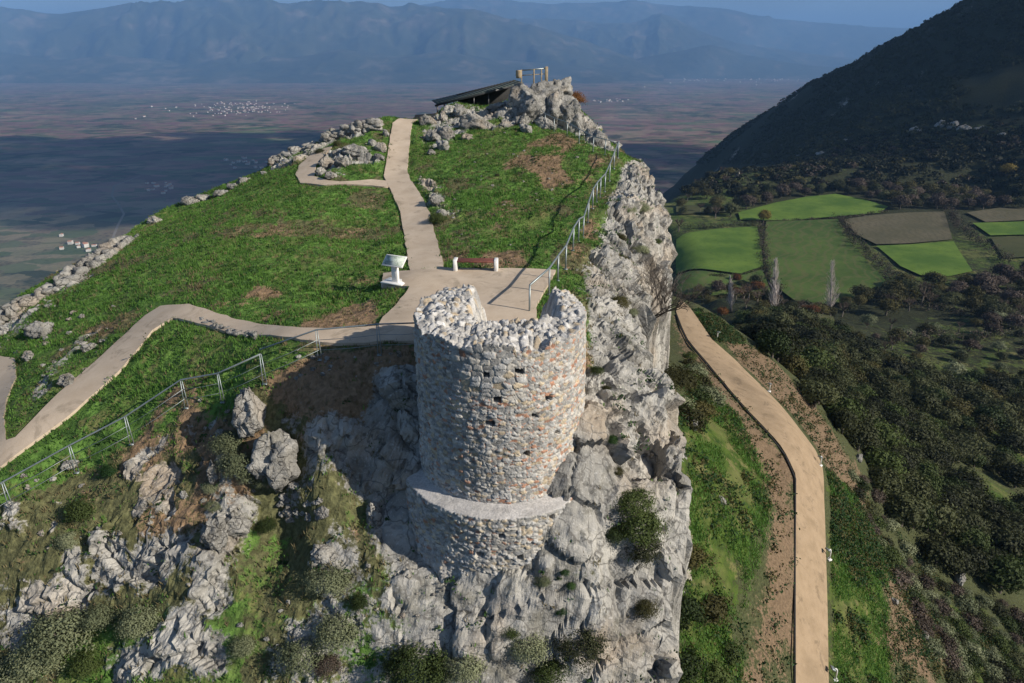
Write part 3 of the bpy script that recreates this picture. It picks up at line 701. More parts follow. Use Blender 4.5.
mrange('mountains', [(-420,30),(-200,18),(-60,22),(0,15),(30,13),(85,16.5),(125,11),(155,5),(172,8),(195,8.5),(215,6),(235,1),(262,2),(280,6),(295,10.5),(308,8),(320,7),(340,8.5),(358,7),(370,4),(382,6),(395,9),(425,8),(455,12),(485,17),(512,21),(545,30),(580,42),(610,52),(640,62),(660,70)], 14300, 17600, 21000, 300)
mrange('mountains', [(300,20),(400,12),(440,6),(462,2),(485,0),(505,2),(520,6),(547,7),(580,6),(612,5),(640,6),(680,10),(712,12),(740,17),(762,21),(800,24),(850,28),(912,31),(960,36),(1100,40),(1300,48)], 21000, 25000, 30000, 340, .2)
mrange('mountains', [(420,30),(480,24),(545,20),(580,23),(600,26),(625,24),(640,21),(652,17),(668,22),(690,32),(712,40),(740,46),(800,54),(860,60)], 17500, 20500, 23500, 355, .25)
mrange('hills', [(-420,56),(-200,50),(-60,58),(20,52),(70,60),(130,55),(190,61),(240,52),(300,58),(350,50),(400,57),(450,52),(500,60),(560,64),(610,70)], 13400, 15200, 16800, 390, .3)
mrange('hills', [(560,71),(600,66),(640,57),(668,52),(690,47),(702,45.5),(716,48),(735,54),(765,60),(800,65),(840,68),(880,70)], 15600, 17000, 18800, 370, .2)

# ================================================================== the ruined tower
TX, TY = -.33, 18.8
def cyl_hit(u, v, r):
    k = (341.5-v)/FPX; d = np.array(((u-512)/FPX, CP+k*SP, -SP+k*CP)); o = np.array((-TX, -TY, CAMZ))
    a = d[0]**2+d[1]**2; b = 2*(o[0]*d[0]+o[1]*d[1]); c = o[0]**2+o[1]**2-r*r
    t = (-b-math.sqrt(max(b*b-4*a*c, 0)))/(2*a); p = o+d*t
    return math.atan2(p[1], p[0]), p[2]
HOLES = [cyl_hit(u, v, 2.5) for u, v in [(486,375),(497,399.5),(490,423),(526,453),(535,415.5),(520,372),(556,432),(548,398)]]
HOLES2 = [cyl_hit(u, v, 3.1) for u, v in [(502,537),(551.5,518),(551.5,548),(520,558),(480,555)]]
def masonry(s, z, r3, seed, big):
    """stone relief and colour over a wall: s along the wall, z up, r3 a third coordinate"""
    wx = .05*fbm(s*2.2, z*2.2, r3, 3, seed); wz = .035*fbm(s*2.0+9, z*2.0, r3, 3, seed+5)
    f1, f2, c1 = worley((s+wx)/.165, (z+wz)/.100, r3*0+.5, seed+10, .8)
    h1, h2, c2 = worley((s+wx)/.29, (z+wz)/.175, r3*0+.5, seed+20, .62)
    f1 = np.where(big, h1, f1); f2 = np.where(big, h2, f2); cid = np.where(big, c2, c1)
    gap = f2-f1; edge = sstep(.03, .13, gap); k2 = (cid*7.13) % 1; k3 = (cid*31.7) % 1
    b1, b2, bid = worley((s+wx)/.15, (z+wz)/.052, r3*0+3.5, seed+30, .7)
    return edge, cid, k2, k3, b2-b1, bid
def masonry_colour(s, z, edge, cid, k2, k3, bgap, bid, brickiness, mort, seed):
    n = fbm(s*1.1, z*1.1, 0, 4, seed+60); f = fbm(s*9, z*9, 0, 3, seed+70)
    grey = np.stack([.20+.25*k2]*3, -1)*np.array((1, .985, .95))
    buff = np.array((.45, .375, .27))*(.72+.45*k2)[..., None]; pale = np.array((.50, .47, .42))*(.85+.2*k2)[..., None]
    c = np.where((k3 < .15)[..., None], buff, np.where((k3 > .80)[..., None], pale, grey))
    isb = (k3 > .5) & (k3 < .5+.09*brickiness)
    c = np.where(isb[..., None], np.array((.36, .20, .135))*(.75+.5*k2)[..., None], c)
    c = c*(1+.22*f[..., None])
    m = np.array(mort)*(1+.16*n+.12*f)[..., None]
    c = m+(c-m)*edge[..., None]
    chip = (bid < .30*brickiness) & (bgap > .16) & (edge < .80)
    c = np.where(chip[..., None], np.array((.41, .205, .13))*(.8+.5*((bid*91) % 1))[..., None], c)
    return np.clip(c*(1+.14*n)[..., None], .03, .8), chip
NT_ = 700; na = 210; nc = 70
ang = np.linspace(math.pi*.5, math.pi*2.5, NT_+1)[:-1]      # the seam lies at the back
lat = lambda x, y: (x > -.78) & (x < 1.5) & (y > -.55)
def top_h(x, y):
    a = np.arctan2(y, x); r = np.hypot(x, y)
    h = 1.93+.14*fbm(x*1.4, y*1.4, 0, 4, 500)
    h = h+.24*np.exp(-((x+1.15)**2+(y-1.55)**2)/.55)+.18*np.exp(-((x+1.9)**2+(y-.2)**2)/.8)
    h = h+.14*np.exp(-((x-2.0)**2+(y-1.2)**2)/.35)-.04*sstep(-.4, -1.6, y)-.32*np.exp(-((x-1.0)**2+(y+2.15)**2)/.10)-.14*np.exp(-((x-1.75)**2+(y+1.2)**2)/.25)
    h = h+.10*sstep(.4, 2.0, x)
    f1, f2, c = worley(x/.21, y/.21, 0*x, 510); e = sstep(.02, .22, f2-f1)
    h = h+(.10*e*(.2+c)-.05)+.16*fbm(x*2.2, y*2.2, 5, 3, 525)+.05*fbm(x*6, y*6, 0, 3, 520)
    edge = np.minimum(np.minimum(x+.70, 1.5-x), y+.35)+.22*fbm(x*2.5, y*2.5, 3, 3, 530)
    k = sstep(-.25, .55, edge)
    return h*(1-k)+(-.35+.15*e)*k, e, c
xr, yr = 2.5*np.cos(ang), 2.5*np.sin(ang)
zt, _, _ = top_h(xr, yr)
K = np.linspace(0, 1, na)[:, None]; Zw = -3.15+(zt[None]+3.15)*K; Aw = np.broadcast_to(ang, Zw.shape)
Sw = Aw*2.5
da = np.degrees(((Aw+math.pi) % (2*math.pi))-math.pi)        # -90 faces the camera
big = (da < -78+14*fbm(Zw*.9, Aw*2, 0, 2, 540)) & (da > -122) & (Zw > .55+.3*fbm(Aw*6, Zw, 0, 2, 541))
edge, cid, k2, k3, bg_, bid = masonry(Sw, Zw, 0*Sw, 600, big)
brick = np.clip(.45+.75*sstep(-95, -60, da)+.2*fbm(Sw*.6, Zw*.6, 0, 2, 610), 0, 1.1)*np.where(big, .45, 1)
colw, chip = masonry_colour(Sw, Zw, edge, cid, k2, k3, bg_, bid, brick, (.46, .435, .39), 600)
rad = 2.5+.012*(2-Zw)+.040*edge*(.25+.95*k2)-.02+.05*fbm(Sw*.5, Zw*.5, 0, 3, 620)+.018*fbm(Sw*6, Zw*6, 0, 3, 621)+.012*chip
left = sstep(-100, -125, da)*(da < -80); rad = rad+left*(.05*(k3-.5)+.05*fbm(Sw*2, Zw*2, 0, 3, 622))
def holes(rad, A, Z, H, r, col):
    for i, (ha, hz) in enumerate(H):
        w, h = .085+.02*(i % 3), .07+.012*(i % 2)
        m = (np.abs(((A-ha+math.pi) % (2*math.pi)-math.pi)*r) < w) & (np.abs(Z-hz) < h)
        rad = np.where(m, rad-.34, rad); col[m] = (.10, .085, .07)  # holes are sunk and also coloured dark, painting in their shade
    return rad
rad = holes(rad, Aw, Zw, HOLES, 2.5, colw)
VW = np.stack([TX+rad*np.cos(Aw), TY+rad*np.sin(Aw), Zw], -1)
q = np.linspace(1, 0.01, nc)[1:, None]; rc_ = q*rad[-1][None]
xc, yc = rc_*np.cos(ang), rc_*np.sin(ang); hc, ec, cc = top_h(xc, yc)
blend = sstep(.0, .10, 1-q); hc = hc*blend+zt[None]*(1-blend)*1.0+0*hc
VC = np.stack([TX+xc, TY+yc, hc], -1)
ck2 = (cc*7.13) % 1
colc = np.stack([.30+.28*ck2]*3, -1)*np.array((1, .98, .95)); colc = np.where(((cc*31.7) % 1 < .18)[..., None], np.array((.42, .34, .24)), colc)
colc = np.array((.44, .42, .385))+(colc-np.array((.44, .42, .385)))*ec[..., None]; colc = colc*(1+.25*fbm(xc*5, yc*5, 0, 4, 630))[..., None]
V = np.concatenate([VW, VC]); Cc = np.concatenate([colw, colc])
def masonry_mat(name):
    m, nt, b = nmat(name, .93, .15); t = NT(nt); P = geo_pos(t)
    a = t.n('ShaderNodeAttribute', attribute_name='stone'); f = t.noise(P, 16, 5, .7); g = t.noise(P, 2.2, 4, .6)
    c = t.mix(1.0, a.outputs['Color'], t.ramp(f, [(.3, (.68, .68, .68)), (.7, (1.22, 1.22, 1.22))]), 'MULTIPLY')
    c = t.mix(t.rng(g, .55, .75, 0, .35), c, (.2, .185, .165)); t.l(c, b.inputs['Base Color']); t.bump(f, .6, .04, b); return m
M['masonry'] = masonry_mat('rubble_masonry')
tower = thing('ruined_tower', 'round ruined stone tower with a broken top and red brick chips in its masonry', 'tower', (0, 0, 0))
me = mesh_np('wall', V.reshape(-1, 3), grid_faces(V.shape[0], NT_, True)[:, ::-1]); vcol(me, 'stone', Cc.reshape(-1, 3)); link('wall', me, M['masonry'], tower)
# the wider foot of the tower with its mortared ledge
nb_, nl = 150, 26
ledge_z = -3.02+1.45*sstep(-52, -12, np.degrees(((ang+math.pi) % (2*math.pi))-math.pi))*(np.cos(ang) > 0)
ro = 3.08-.30*sstep(-60, -20, np.degrees(((ang+math.pi) % (2*math.pi))-math.pi))*(np.cos(ang) > 0)
ql = np.linspace(0, 1, nl)[:, None]
Al = np.broadcast_to(ang, (nl, NT_)); rl = 2.35+(ro[None]-2.35)*ql+.02*fbm(Al*8, ql*2, 0, 3, 640)
zl = ledge_z[None]+.10-.16*ql+.025*fbm(Al*7, rl*3, 0, 4, 641)
kb = np.linspace(0, 1, nb_)[1:, None]; Ab = np.broadcast_to(ang, (nb_-1, NT_)); zb = zl[-1][None]-kb*(4.3+zl[-1][None]+3.1); Sb = Ab*3.1
edge, cid, k2, k3, bg_, bid = masonry(Sb, zb, 0*Sb, 700, np.zeros(Sb.shape, bool))
brk = np.clip(.35+.5*fbm(Sb*.5, zb*.8, 0, 3, 710), 0, .9); colb, chip = masonry_colour(Sb, zb, edge, cid, k2, k3, bg_, bid, brk, (.47, .445, .395), 700)
wear = sstep(-4.6, -5.8, zb+.5*fbm(Sb*.8, zb*.5, 0, 3, 715))
rb = ro[None]+.10*kb+.06*edge*(.25+.95*k2)-.02+.07*fbm(Sb*.7, zb*.7, 0, 4, 711)+wear*(.32*fbm(Sb*1.2, zb*1.2, 0, 5, 712, ridged=True)+.1*kb)
rb = holes(rb, Ab, zb, HOLES2, 3.1, colb)
colb = colb*(1-wear[..., None]*.6)+wear[..., None]*.6*np.array((.43, .40, .365))*(1+.3*fbm(Sb*4, zb*4, 0, 3, 713))[..., None]
coll = np.array((.46, .44, .42))*(1+.22*fbm(Al*9, rl*4, 0, 4, 714))[..., None]
V = np.concatenate([np.stack([TX+rl*np.cos(Al), TY+rl*np.sin(Al), zl], -1), np.stack([TX+rb*np.cos(Ab), TY+rb*np.sin(Ab), zb], -1)])
me = mesh_np('plinth', V.reshape(-1, 3), grid_faces(V.shape[0], NT_, True)); vcol(me, 'stone', np.concatenate([coll, colb]).reshape(-1, 3))
o = link('plinth', me, M['masonry'], tower); o['label'] = 'wider stone foot with a pale mortared ledge'

# ================================================================== railings
def gz(u, v, lift=0.0):
    p = hit(u, v); return Vector((p[0], p[1], ground_z(p[0], p[1])+lift))
def railing(name, label, feet, h, r_post, r_rail, double=False, wires=0, spacing=None, steps=()):
    pts = feet
    if spacing:
        out = [feet[0]]
        for a, b in zip(feet, feet[1:]):
            k = max(1, round((b-a).length/spacing))
            for j in range(1, k+1):
                p = a+(b-a)*(j/k); p.z = ground_z(p.x, p.y); out.append(p)
        pts = out
    base = pts[0].copy(); t = thing(name, label, 'railing', base)
    tops = []
    for i, p in enumerate(pts):
        d = (pts[min(i+1, len(pts)-1)]-pts[max(i-1, 0)]); d.z = 0; d.normalize()
        m = MB(); q = p-base; top = q+Vector((0, 0, h)); tops.append(top)
        if double:
            for s in (-.075, .075): m.tube([q+d*s-Vector((0, 0, .25)), top+d*s*.35], r_post, 6)
        else: m.tube([q-Vector((0, 0, .25)), top], r_post, 8)
        m.box(q+Vector((0, 0, .015)), (.16, .16, .03))
        m.build('post', M['steel'], t, False)
    m = MB(); seg = []
    for i, p in enumerate(tops):
        seg.append(p+Vector((0, 0, 0)))
        if i in steps and len(seg) > 1: m.tube(seg, r_rail, 8); seg = [p+Vector((0, 0, .16))]
    m.tube(seg, r_rail, 8); m.build('handrail', M['steel'], t, True)
    for w in range(wires):
        m = MB()
        for a, b in zip(tops, tops[1:]):
            k = Vector((0, 0, h*(w+1)/(wires+1))); m.tube([a-k, (a+b)/2-k-Vector((0, 0, .03)), b-k], r_rail*.35, 5)
        m.build('wire', M['steel'], t, True)
    return t
railing('metal_railing', 'long straight galvanised railing along the cliff edge right of the bench', [gz(529.5, 312), gz(549, 294), gz(573, 250), gz(600, 197), gz(618, 157)], 1.12, .035, .04, spacing=1.75)
railing('metal_railing', 'low grey railing bending round below the rocky summit', [gz(u, v) for u, v in [(617,156.5),(605,154),(593,151),(579,143),(567,136),(554,131.5),(545,127.5),(533,113)]], 1.0, .035, .03, wires=1)
west_feet = [gz(u, v) for u, v in [(-60,548),(13,513),(77,472),(132,444),(187,409),(223,402),(265,384),(320,360),(380,356),(424,352)]]
railing('metal_railing', 'thin grey wire railing on paired posts stepping down the grass left of the tower', west_feet, 1.1, .016, .028, True, 2, None, (6,))

# ================================================================== bench and information board on the platform
p = hit(476, 271); t = thing('park_bench', 'white bench with red-brown slatted seat at the edge of the paved platform', 'bench', (p[0], p[1], .05), R(-1.5))
for s in (-1, 1): MB().box((s*.90, 0, .26), (.17, .56, .52), None, .012).build('leg', M['white_paint'], t)
m = MB()
for k in range(5): m.box((0, -.22+k*.11, .46), (1.62, .095, .06), None, .008)
m.build('seat', M['redwood'], t)
p = hit(396, 284); t = thing('information_board', 'white information board with a slanted panel beside the path', 'sign', (p[0], p[1], .05), R(-24))
MB().box((-.05, .05, .03), (1.05, .7, .06), None, .01).build('base_slab', M['white_paint'], t)
MB().box((0, 0, .45), (.30, .14, .80), None, .015).build('post', M['white_paint'], t)
tilt = Euler((R(40), 0, 0)).to_matrix()
fr = MB().box((0, 0, .95), (1.0, .56, .05), tilt, .008).build('panel', M['white_paint'], t)
pm, nt, b = nmat('printed_map', .45, .4); tt = NT(nt); P = tt.n('ShaderNodeTexCoord').outputs['Object']
nn = tt.noise(P, 3.1, 5, .6); tt.l(tt.ramp(nn, [(.36, (.60, .62, .58)), (.52, (.48, .54, .46)), (.58, (.26, .31, .25)), (.62, (.62, .63, .60))]), b.inputs['Base Color'])
off = tilt @ Vector((0, 0, .028))
MB().box(Vector((0, 0, .95))+off, (.92, .48, .008), tilt).build('picture', pm, fr)
mm_ = MB()
for k, (w, x) in enumerate([(.5, -.25), (.44, -.28), (.5, -.25), (.38, -.31), (.47, -.265)]):
    mm_.box(Vector((0, 0, .95))+tilt @ Vector((x*.8, -.05-k*.035, .034)), (w*.7, .010, .003), tilt)
mm_.build('caption', M['black'], fr)

# ================================================================== shelter, rail and barrel on the summit
ra, rb_ = at_depth(434.5, 104.5, 61), at_depth(521, 83, 62.0)
ax = Vector(rb_-ra); L = ax.length; ax.normalize(); rc = Vector(ra+rb_)/2
dirb = Vector((-.12, 1, .05)).normalized(); up = ax.cross(dirb).normalized(); rot = Matrix((ax, up.cross(ax), up)).transposed()
t = thing('shelter', 'long low shelter with a sloping grey-green roof on dark posts near the summit', 'shelter', (0, 0, 0))
m = MB().box(rc+dirb*1.6, (L, 3.4, .06), rot)
for k in range(26): m.box(rc+dirb*1.6+ax*(-L/2+.2+k*L/26)+up*.045, (.05, 3.4, .035), rot)
m.build('roof', M['roof_green'], t)
MB().box(rc-up*.10-dirb*.05, (L, .08, .16), rot).build('roof_beam', M['black'], t)
for f, k in [(.03, .1), (.22, .1), (.45, .1), (.62, .1), (.12, 2.9), (.45, 2.9), (.8, 2.9)]:
    q = Vector(ra)+ax*(L*f)+dirb*k; g = ground_z(q.x, q.y)-.3
    MB().box((q.x, q.y, (q.z+g)/2-.05), (.11, .11, q.z-g-.05)).build('post', M['black'], t)
q0 = Vector(ra)+ax*(L*.3)+dirb*2.3; q1 = Vector(ra)+ax*(L*.99)+dirb*2.3
MB().box(((q0+q1)/2)+Vector((0, 0, -1.0)), (L*.7, .14, 2.2), rot).build('back_wall', M['dark'], t)
p = hit(421, 114); t = MB().box((p[0]+.9, p[1]+1.6, p[2]+.12), (3.4, 3.4, .10), Euler((R(3), R(-4), R(5))).to_matrix(), .02).build('deck', M['dark'])
tag(t, 'flat dark deck at the top end of the concrete path', 'deck')
def top_at(u, v, d): return Vector(at_depth(u, v, d))
base = top_at(534, 80, 60); t = thing('viewing_rail', 'weathered timber rail with a thick end post on top of the rocky summit', 'railing', base)
for u, v, w in [(521.5, 70.5, .10), (534, 70, .12), (541.5, 70, .10), (546.5, 67.5, .27)]:
    a = top_at(u, v, 60)-base; MB().box((a.x, a.y, a.z-.72), (w, w, 1.6), None, .012).build('post', M['timber'], t)
a, b2 = top_at(521, 70.3, 60)-base, top_at(546, 68.4, 60)-base
MB().tube([a, b2], .06, 8).build('top_rail', M['steel'], t, True)
a, b2 = a-Vector((0, 0, .42)), b2-Vector((0, 0, .45)); MB().tube([a, b2], .035, 6).build('lower_rail', M['timber'], t, True)
p = top_at(518.7, 77, 60)
m = MB().tube([(0, 0, -.1), (0, 0, .04), (0, 0, .25), (0, 0, .5), (0, 0, .56)], [.22, .24, .27, .25, .235], 18)
for z in (.12, .42): m.tube([(0, 0, z-.02), (0, 0, z+.02)], [.272, .272], 18, False)
o = m.build('barrel', M['timber'], None, True); o.location = p; tag(o, 'small round timber barrel at the left end of the summit rail', 'barrel')

# ================================================================== floodlights beside the gravel path
def floodlight():
    t = thing('floodlight', '', 'floodlight', (0, 0, 0), 0, 'floodlights along the gravel path')
    MB().box((0, 0, .05), (.34, .34, .14), None, .015).build('footing', M['white_paint'], t)
    MB().tube([(0, 0, .1), (0, 0, .8), (.03, 0, 1.0), (.12, 0, 1.12), (.26, 0, 1.16)], .055, 10).build('post', M['white_paint'], t, True)
    h = MB().box((.38, 0, 1.17), (.34, .42, .13), Euler((0, R(-32), 0)).to_matrix(), .02).build('lamp_head', M['steel'], t)
    MB().box((.385, 0, 1.165), (.36, .38, .02), Euler((0, R(-32), 0)).to_matrix()).build('lens', M['black'], h)
    return t
fl = floodlight()
def copy_tree(o, parent=None):
    c = o.copy(); COL.objects.link(c); c.parent = parent
    for ch in list(o.children): copy_tree(ch, c)
    return c
for i, (u, v, lab) in enumerate([(835,680,'white floodlight nearest to us beside the gravel path'), (829,560,'white floodlight beside the straight stretch of gravel path, second nearest'),
        (820,466,'white floodlight standing at the bend of the gravel path'), (769,392,'white floodlight by the bare earth bank above the bend'), (717,340,'small white floodlight at the far grassy end of the gravel path')]):
    o = fl if i == 0 else copy_tree(fl); p = hit(u, v); o.location = (p[0], p[1], p[2]+.02); o.rotation_euler.z = R(180+20*i); o['label'] = lab
# dark board edging along the gravel path
edge_pts = [hit(u, v) for u, v in [(794.3,690),(794.3,600),(795,480),(785,457),(768,435),(747,413),(727,390),(708,367),(687,342),(680,327),(676,315)]]
m = MB(); m.tube([(p[0], p[1], p[2]+.12) for p in edge_pts], .10, 6); o = m.build('edging_board', M['dark'], None, False); tag(o, 'long dark edging along the left side of the gravel path', 'path edging')
o.select_set(False)

# ================================================================== hoses on the slope
for pix, lab in [([(176,470),(165,487),(154,507),(150,525),(147,541),(141,562),(137,580),(135,596)], 'thin grey hose trailing down the slope in the left foreground'), ([(112,541),(125,547),(138,559),(146,562),(160,560)], 'short grey hose lying across the rock below the first hose')]:
    q = [gz(u, v, .05) for u, v in pix]; pp = []
    for a, b2 in zip(q, q[1:]):
        for k in range(4):
            c = a+(b2-a)*k/4; c.z = ground_z(c.x, c.y)+.05; c.x += random.uniform(-.04, .04); pp.append(c)
    tag(MB().tube(pp, .024, 6).build('hose', M['hose'], None, True), lab, 'hose')

# ================================================================== rocks
def boulder_mesh(seed, flatn=9, rough=.10, sub=5, name='boulder'):
    r = np.random.default_rng(seed)
    n = 26; u = np.linspace(0, 2*math.pi, n*2+1)[:-1]; w = np.linspace(0.02, math.pi-.02, n)
    U, W = np.meshgrid(u, w); S = np.stack([np.sin(W)*np.cos(U), np.sin(W)*np.sin(U), np.cos(W)], -1)
    nn = r.normal(size=(flatn+5, 3)); nn /= np.linalg.norm(nn, axis=1, keepdims=True); dd = r.uniform(.62, 1.0, len(nn))
    k = S @ nn.T; rad = np.min(np.where(k > .05, dd/np.maximum(k, .05), 9), -1); rad = np.minimum(rad, 1.12)
    o = seed*3.7
    P = S*rad[..., None]
    d = rough*fbm(P[..., 0]*1.8+o, P[..., 1]*1.8, P[..., 2]*1.8, 5, seed)+rough*.55*fbm(P[..., 0]*5+o, P[..., 1]*5, P[..., 2]*5, 4, seed+3, ridged=True)
    q = .26*facet(P[..., 0]*1.7+o, P[..., 1]*1.7, P[..., 2]*1.7, seed)[0]+.09*facet(P[..., 0]*4.5, P[..., 1]*4.5+o, P[..., 2]*4.5, seed+9)[0]
    P = P*(1+d*.55+q)[..., None]
    return mesh_np(name, P.reshape(-1, 3), grid_faces(n, 2*n, True)[:, ::-1])
SHAPES = [boulder_mesh(100+i, 9+i % 6, .20+.04*(i % 3)) for i in range(12)]
def boulder(u, v, w, h, label, group=None, name='boulder', mat='rock', sink=.3, depth_k=.9, cat='rock', tilt=.15):
    p = hit(u, v+h*.35); p[2] = ground_z(p[0], p[1]) if p[1] < 70 and p[0] < 11 else p[2]
    d = np.linalg.norm(p-np.array((0, 0, CAMZ))); k = d/FPX
    i = (int(u*7+v*13)) % len(SHAPES)
    o = link(name, SHAPES[i], M[mat]); sx, sz = .84*w*k/1.75, .80*h*k/1.65
    o.scale = (sx, (sx+sz)/2*depth_k*1.1, sz); o.location = (p[0], p[1], p[2]+sz*(1-2*sink)*.8)
    o.rotation_euler = (random.uniform(-tilt, tilt), random.uniform(-tilt, tilt), random.uniform(-.5, .5))
    return tag(o, label, cat, group)
if 'rock2' not in M: M['rock2'] = rock_material('pale_limestone')
BL = [(252,404,32,52,'tall narrow grey boulder in the hollow, upper of the two big ones'), (276,446,46,56,'biggest grey boulder left of the tower, lit on its right face'), (222,433,9,10,'small white stone in the shade left of the two big boulders'),
 (69,472-10,13,10,'round buff stone lying on the grass below the wire railing'), (185,494,9,8,'small buff stone on bare earth below the wire railing'), (218,533,20,34,'upright slabby grey outcrop stone on the grassy slope in the foreground'), (236,520,24,20,'broken grey rock beside the upright slab in the foreground'), (214,470,12,24,'thin standing stone below the grey-green shrubs'),
 (375,508,18,26,'pale knobbly rock standing at the edge of the tower shadow'), (326,551,26,16,'low pale rock below the heap of stones'),
 (155,219,14,9,'grey block at the lower left end of the row of rim blocks'), (190,200,18,10,'broad pale rim block between two smaller ones'), (203,196,12,9,'pale squarish rim block touching the broad one'), (220,191.5,13,9,'pale slanted rim block in the middle of the row'), (233,186,12,8,'flat-topped rim block right of the slanted one'), (243,180,12,10,'upright pale rim block near the upper end of the row'), (264,172.5,8,5,'smallest rim block just below the white ruined wall'),
 (43,327,20,14,'long grey rock in the grass beside the left rim'), (68,378,16,12,'grey rock at the upper edge of the sloping path'), (90,345,12,9,'small grey rock above the sloping path'), (30,356,10,9,'little grey rock between the two left paths'),
 (331,175,13,9,'low rock at the inner bend of the side path'), (325,160,15,13,'dark-sided rock on the left end of the outcrop by the side path'), (339,152,14,9,'grey rock on the crest of the outcrop by the side path'), (358,150,22,11,'broad pale rock in the middle of the outcrop by the side path'), (373,143,10,9,'small pointed pale rock above the broad one'), (381,148,12,10,'pale rock touching the left edge of the main path'), (379,156,14,8,'flat pale rock below the one touching the main path'), (343,162,15,10,'shaded rock under the crest of the side path outcrop'), (386,131,7,10,'narrow rock left of the upper main path'), (320,171,11,10,'leftmost low rock inside the side path bend'),
 (427,119,15,13,'pale rock at the top of the main path on its right'), (443,114,9,16,'upright slab in the rock cluster right of the path top'), (448,106,13,8,'pale rock just under the shelter roof'), (459,110,13,13,'squarish pale rock under the shelter posts'), (475,119,30,20,'largest dark-faced boulder of the cluster below the shelter'), (448,129,20,15,'round boulder in the cluster right of the path'), (433,133,16,12,'dark-sided boulder nearest the main path in the cluster'), (443,145,13,13,'lowest pale rock of the cluster below the shelter'), (498,105,20,11,'pale boulder in front of the shelter posts'), (505,124,14,9,'small boulder between the lawn and the summit crag'), (522,119,14,16,'upright boulder against the summit crag'), (526,128,13,10,'low boulder at the foot of the summit crag'), (432,152,10,7,'little rock right of the path under the cluster'), (466,136,12,7,'flat stone in the grass below the largest cluster boulder'), (421,179,7,7,'lone pale rock at the right edge of the path fork'), (436,200,16,12,'grey rock in the stony patch right of the path'), (443,212,13,10,'lower grey rock in the stony patch right of the path'),
 (524,96,34,30,'long pale crag rock at the left end of the summit'), (541,88,34,22,'big pale crag rock under the summit rail'), (561,86,24,24,'pale crag rock at the right end of the summit'), (556,106,36,34,'large pale crag rock in the middle of the summit face'), (536,107,30,26,'shaded crag rock left of the middle of the summit face'), (570,112,28,36,'steep crag rock on the right flank of the summit'), (545,122,24,14,'low crag rock behind the bending railing'), (597,135,26,24,'pale rounded crag behind the far corner of the railing'), (610,147,14,10,'small crag rock beside the railing corner'),
 (721,498,10,9,'lone pale boulder on the grassy slope left of the gravel path'), (691,371,10,6,'white rock among bushes left of the upper gravel path'), (690,420,16,14,'grey rock poking out beside the cliff foot'), (923,632,9,11,'pale boulder on the bare red slope at lower right'), (894,600,6,6,'small pale rock on the bare red slope at lower right'), (858,457,7,8,'pale rock at the edge of the dark thicket'), (958,577,8,14,'pale rock face between dark trees at lower right')]
for u, v, w, h, lab in BL: boulder(u, v, w, h, lab, mat='rock2')
for k in range(36):                                                  # the heap
    a, q = random.random()*6.28, math.sqrt(random.random()); u, v = 303+24*q*math.cos(a), 504+21*q*math.sin(a)
    s = random.uniform(5, 10.5); o = boulder(u, v, s, s*.75, 'loose fist-sized stone in the heap left of the tower', 'stones of the heap left of the tower', 'stone', 'rock_warm' if k % 3 == 0 else 'rock2', .15, 1, 'stone', .6)
    o.location.z += .16*(1-q)
for k in range(280):                                                 # loose stones on the slope
    z = random.choice([(20, 470, 230, 600), (180, 560, 420, 680), (260, 350, 410, 380), (420, 185, 600, 260), (30, 300, 120, 400), (420, 130, 600, 190), (200, 400, 260, 520), (400,560,560,680)])
    u, v = random.uniform(z[0], z[2]), random.uniform(z[1], z[3]); p = hit(u, v)
    if min(float(sdist(q, np.array([p[0]]), np.array([p[1]]))[0]) for q in PATHS) < .25 or math.hypot(p[0]-TX, p[1]-TY) < 3.3: continue
    s = random.uniform(2.2, 6.5)*(1 if v > 300 else .6)
    boulder(u, v, s, s*.6, 'small loose stone scattered on the hill', 'loose stones scattered on the hill', 'stone', 'rock_warm' if k % 5 == 0 else 'rock2', .3, 1, 'stone', .5)
# ruined drystone walls on the left rim: many rough blocks in one wall
def drywall(pix, label, h, w, seed, size=1.0):
    r = random.Random(seed); V = []; F = []; n = 0; base = SHAPES
    pts = [hit(u, v) for u, v in pix]
    src = []
    for b in base[:6]:
        co = np.empty(len(b.vertices)*3); b.vertices.foreach_get('co', co); src.append(co.reshape(-1, 26*2, 3)[::3, ::4].reshape(-1, 3))
    nr, ncol = 9, 13
    for a, b in zip(pts, pts[1:]):
        L = np.linalg.norm((b-a)[:2]); k = max(1, int(L/.33)); az = math.atan2(b[1]-a[1], b[0]-a[0])
        for i in range(k):
            c = a+(b-a)*(i+.5)/k; g = ground_z(c[0], c[1]); hh = h*r.uniform(.35, 1.15)
            z = 0
            while z < hh:
                for side in (-.5, .5):
                    s = np.array((r.uniform(.24, .6), r.uniform(.22, .5), r.uniform(.15, .32))); P = src[r.randrange(6)]*s*size
                    t = az+r.uniform(-.4, .4); P = P @ np.array(((math.cos(t), math.sin(t), 0), (-math.sin(t), math.cos(t), 0), (0, 0, 1)))
                    V.append(P+np.array((c[0]+r.uniform(-.12, .12)-math.sin(az)*side*w, c[1]+r.uniform(-.12, .12)+math.cos(az)*side*w, g+z+.05)))
                    F.append(grid_faces(nr, ncol, True)[:, ::-1]+n); n += len(P)
                z += .24
    o = link('drystone_wall', mesh_np('drystone_wall', np.vstack(V), np.vstack(F)), M['rock2']); tag(o, label, 'wall')
drywall([(-25,332),(0,322),(32,302),(67,284),(97,265),(117,249),(131,237)], 'ruined grey stone wall running down the left rim of the hill', .36, .8, 3)
drywall([(271,166),(287,154),(306,146),(317,138),(337,134.5),(364,130.5),(381,127.5)], 'pale collapsed stone wall along the skyline above the side path', .6, 1.1, 4)
drywall([(200,319),(220,326),(238,333),(258,336)], 'low line of pale kerb stones in the grass beside the lower path', .1, .08, 6, .42)

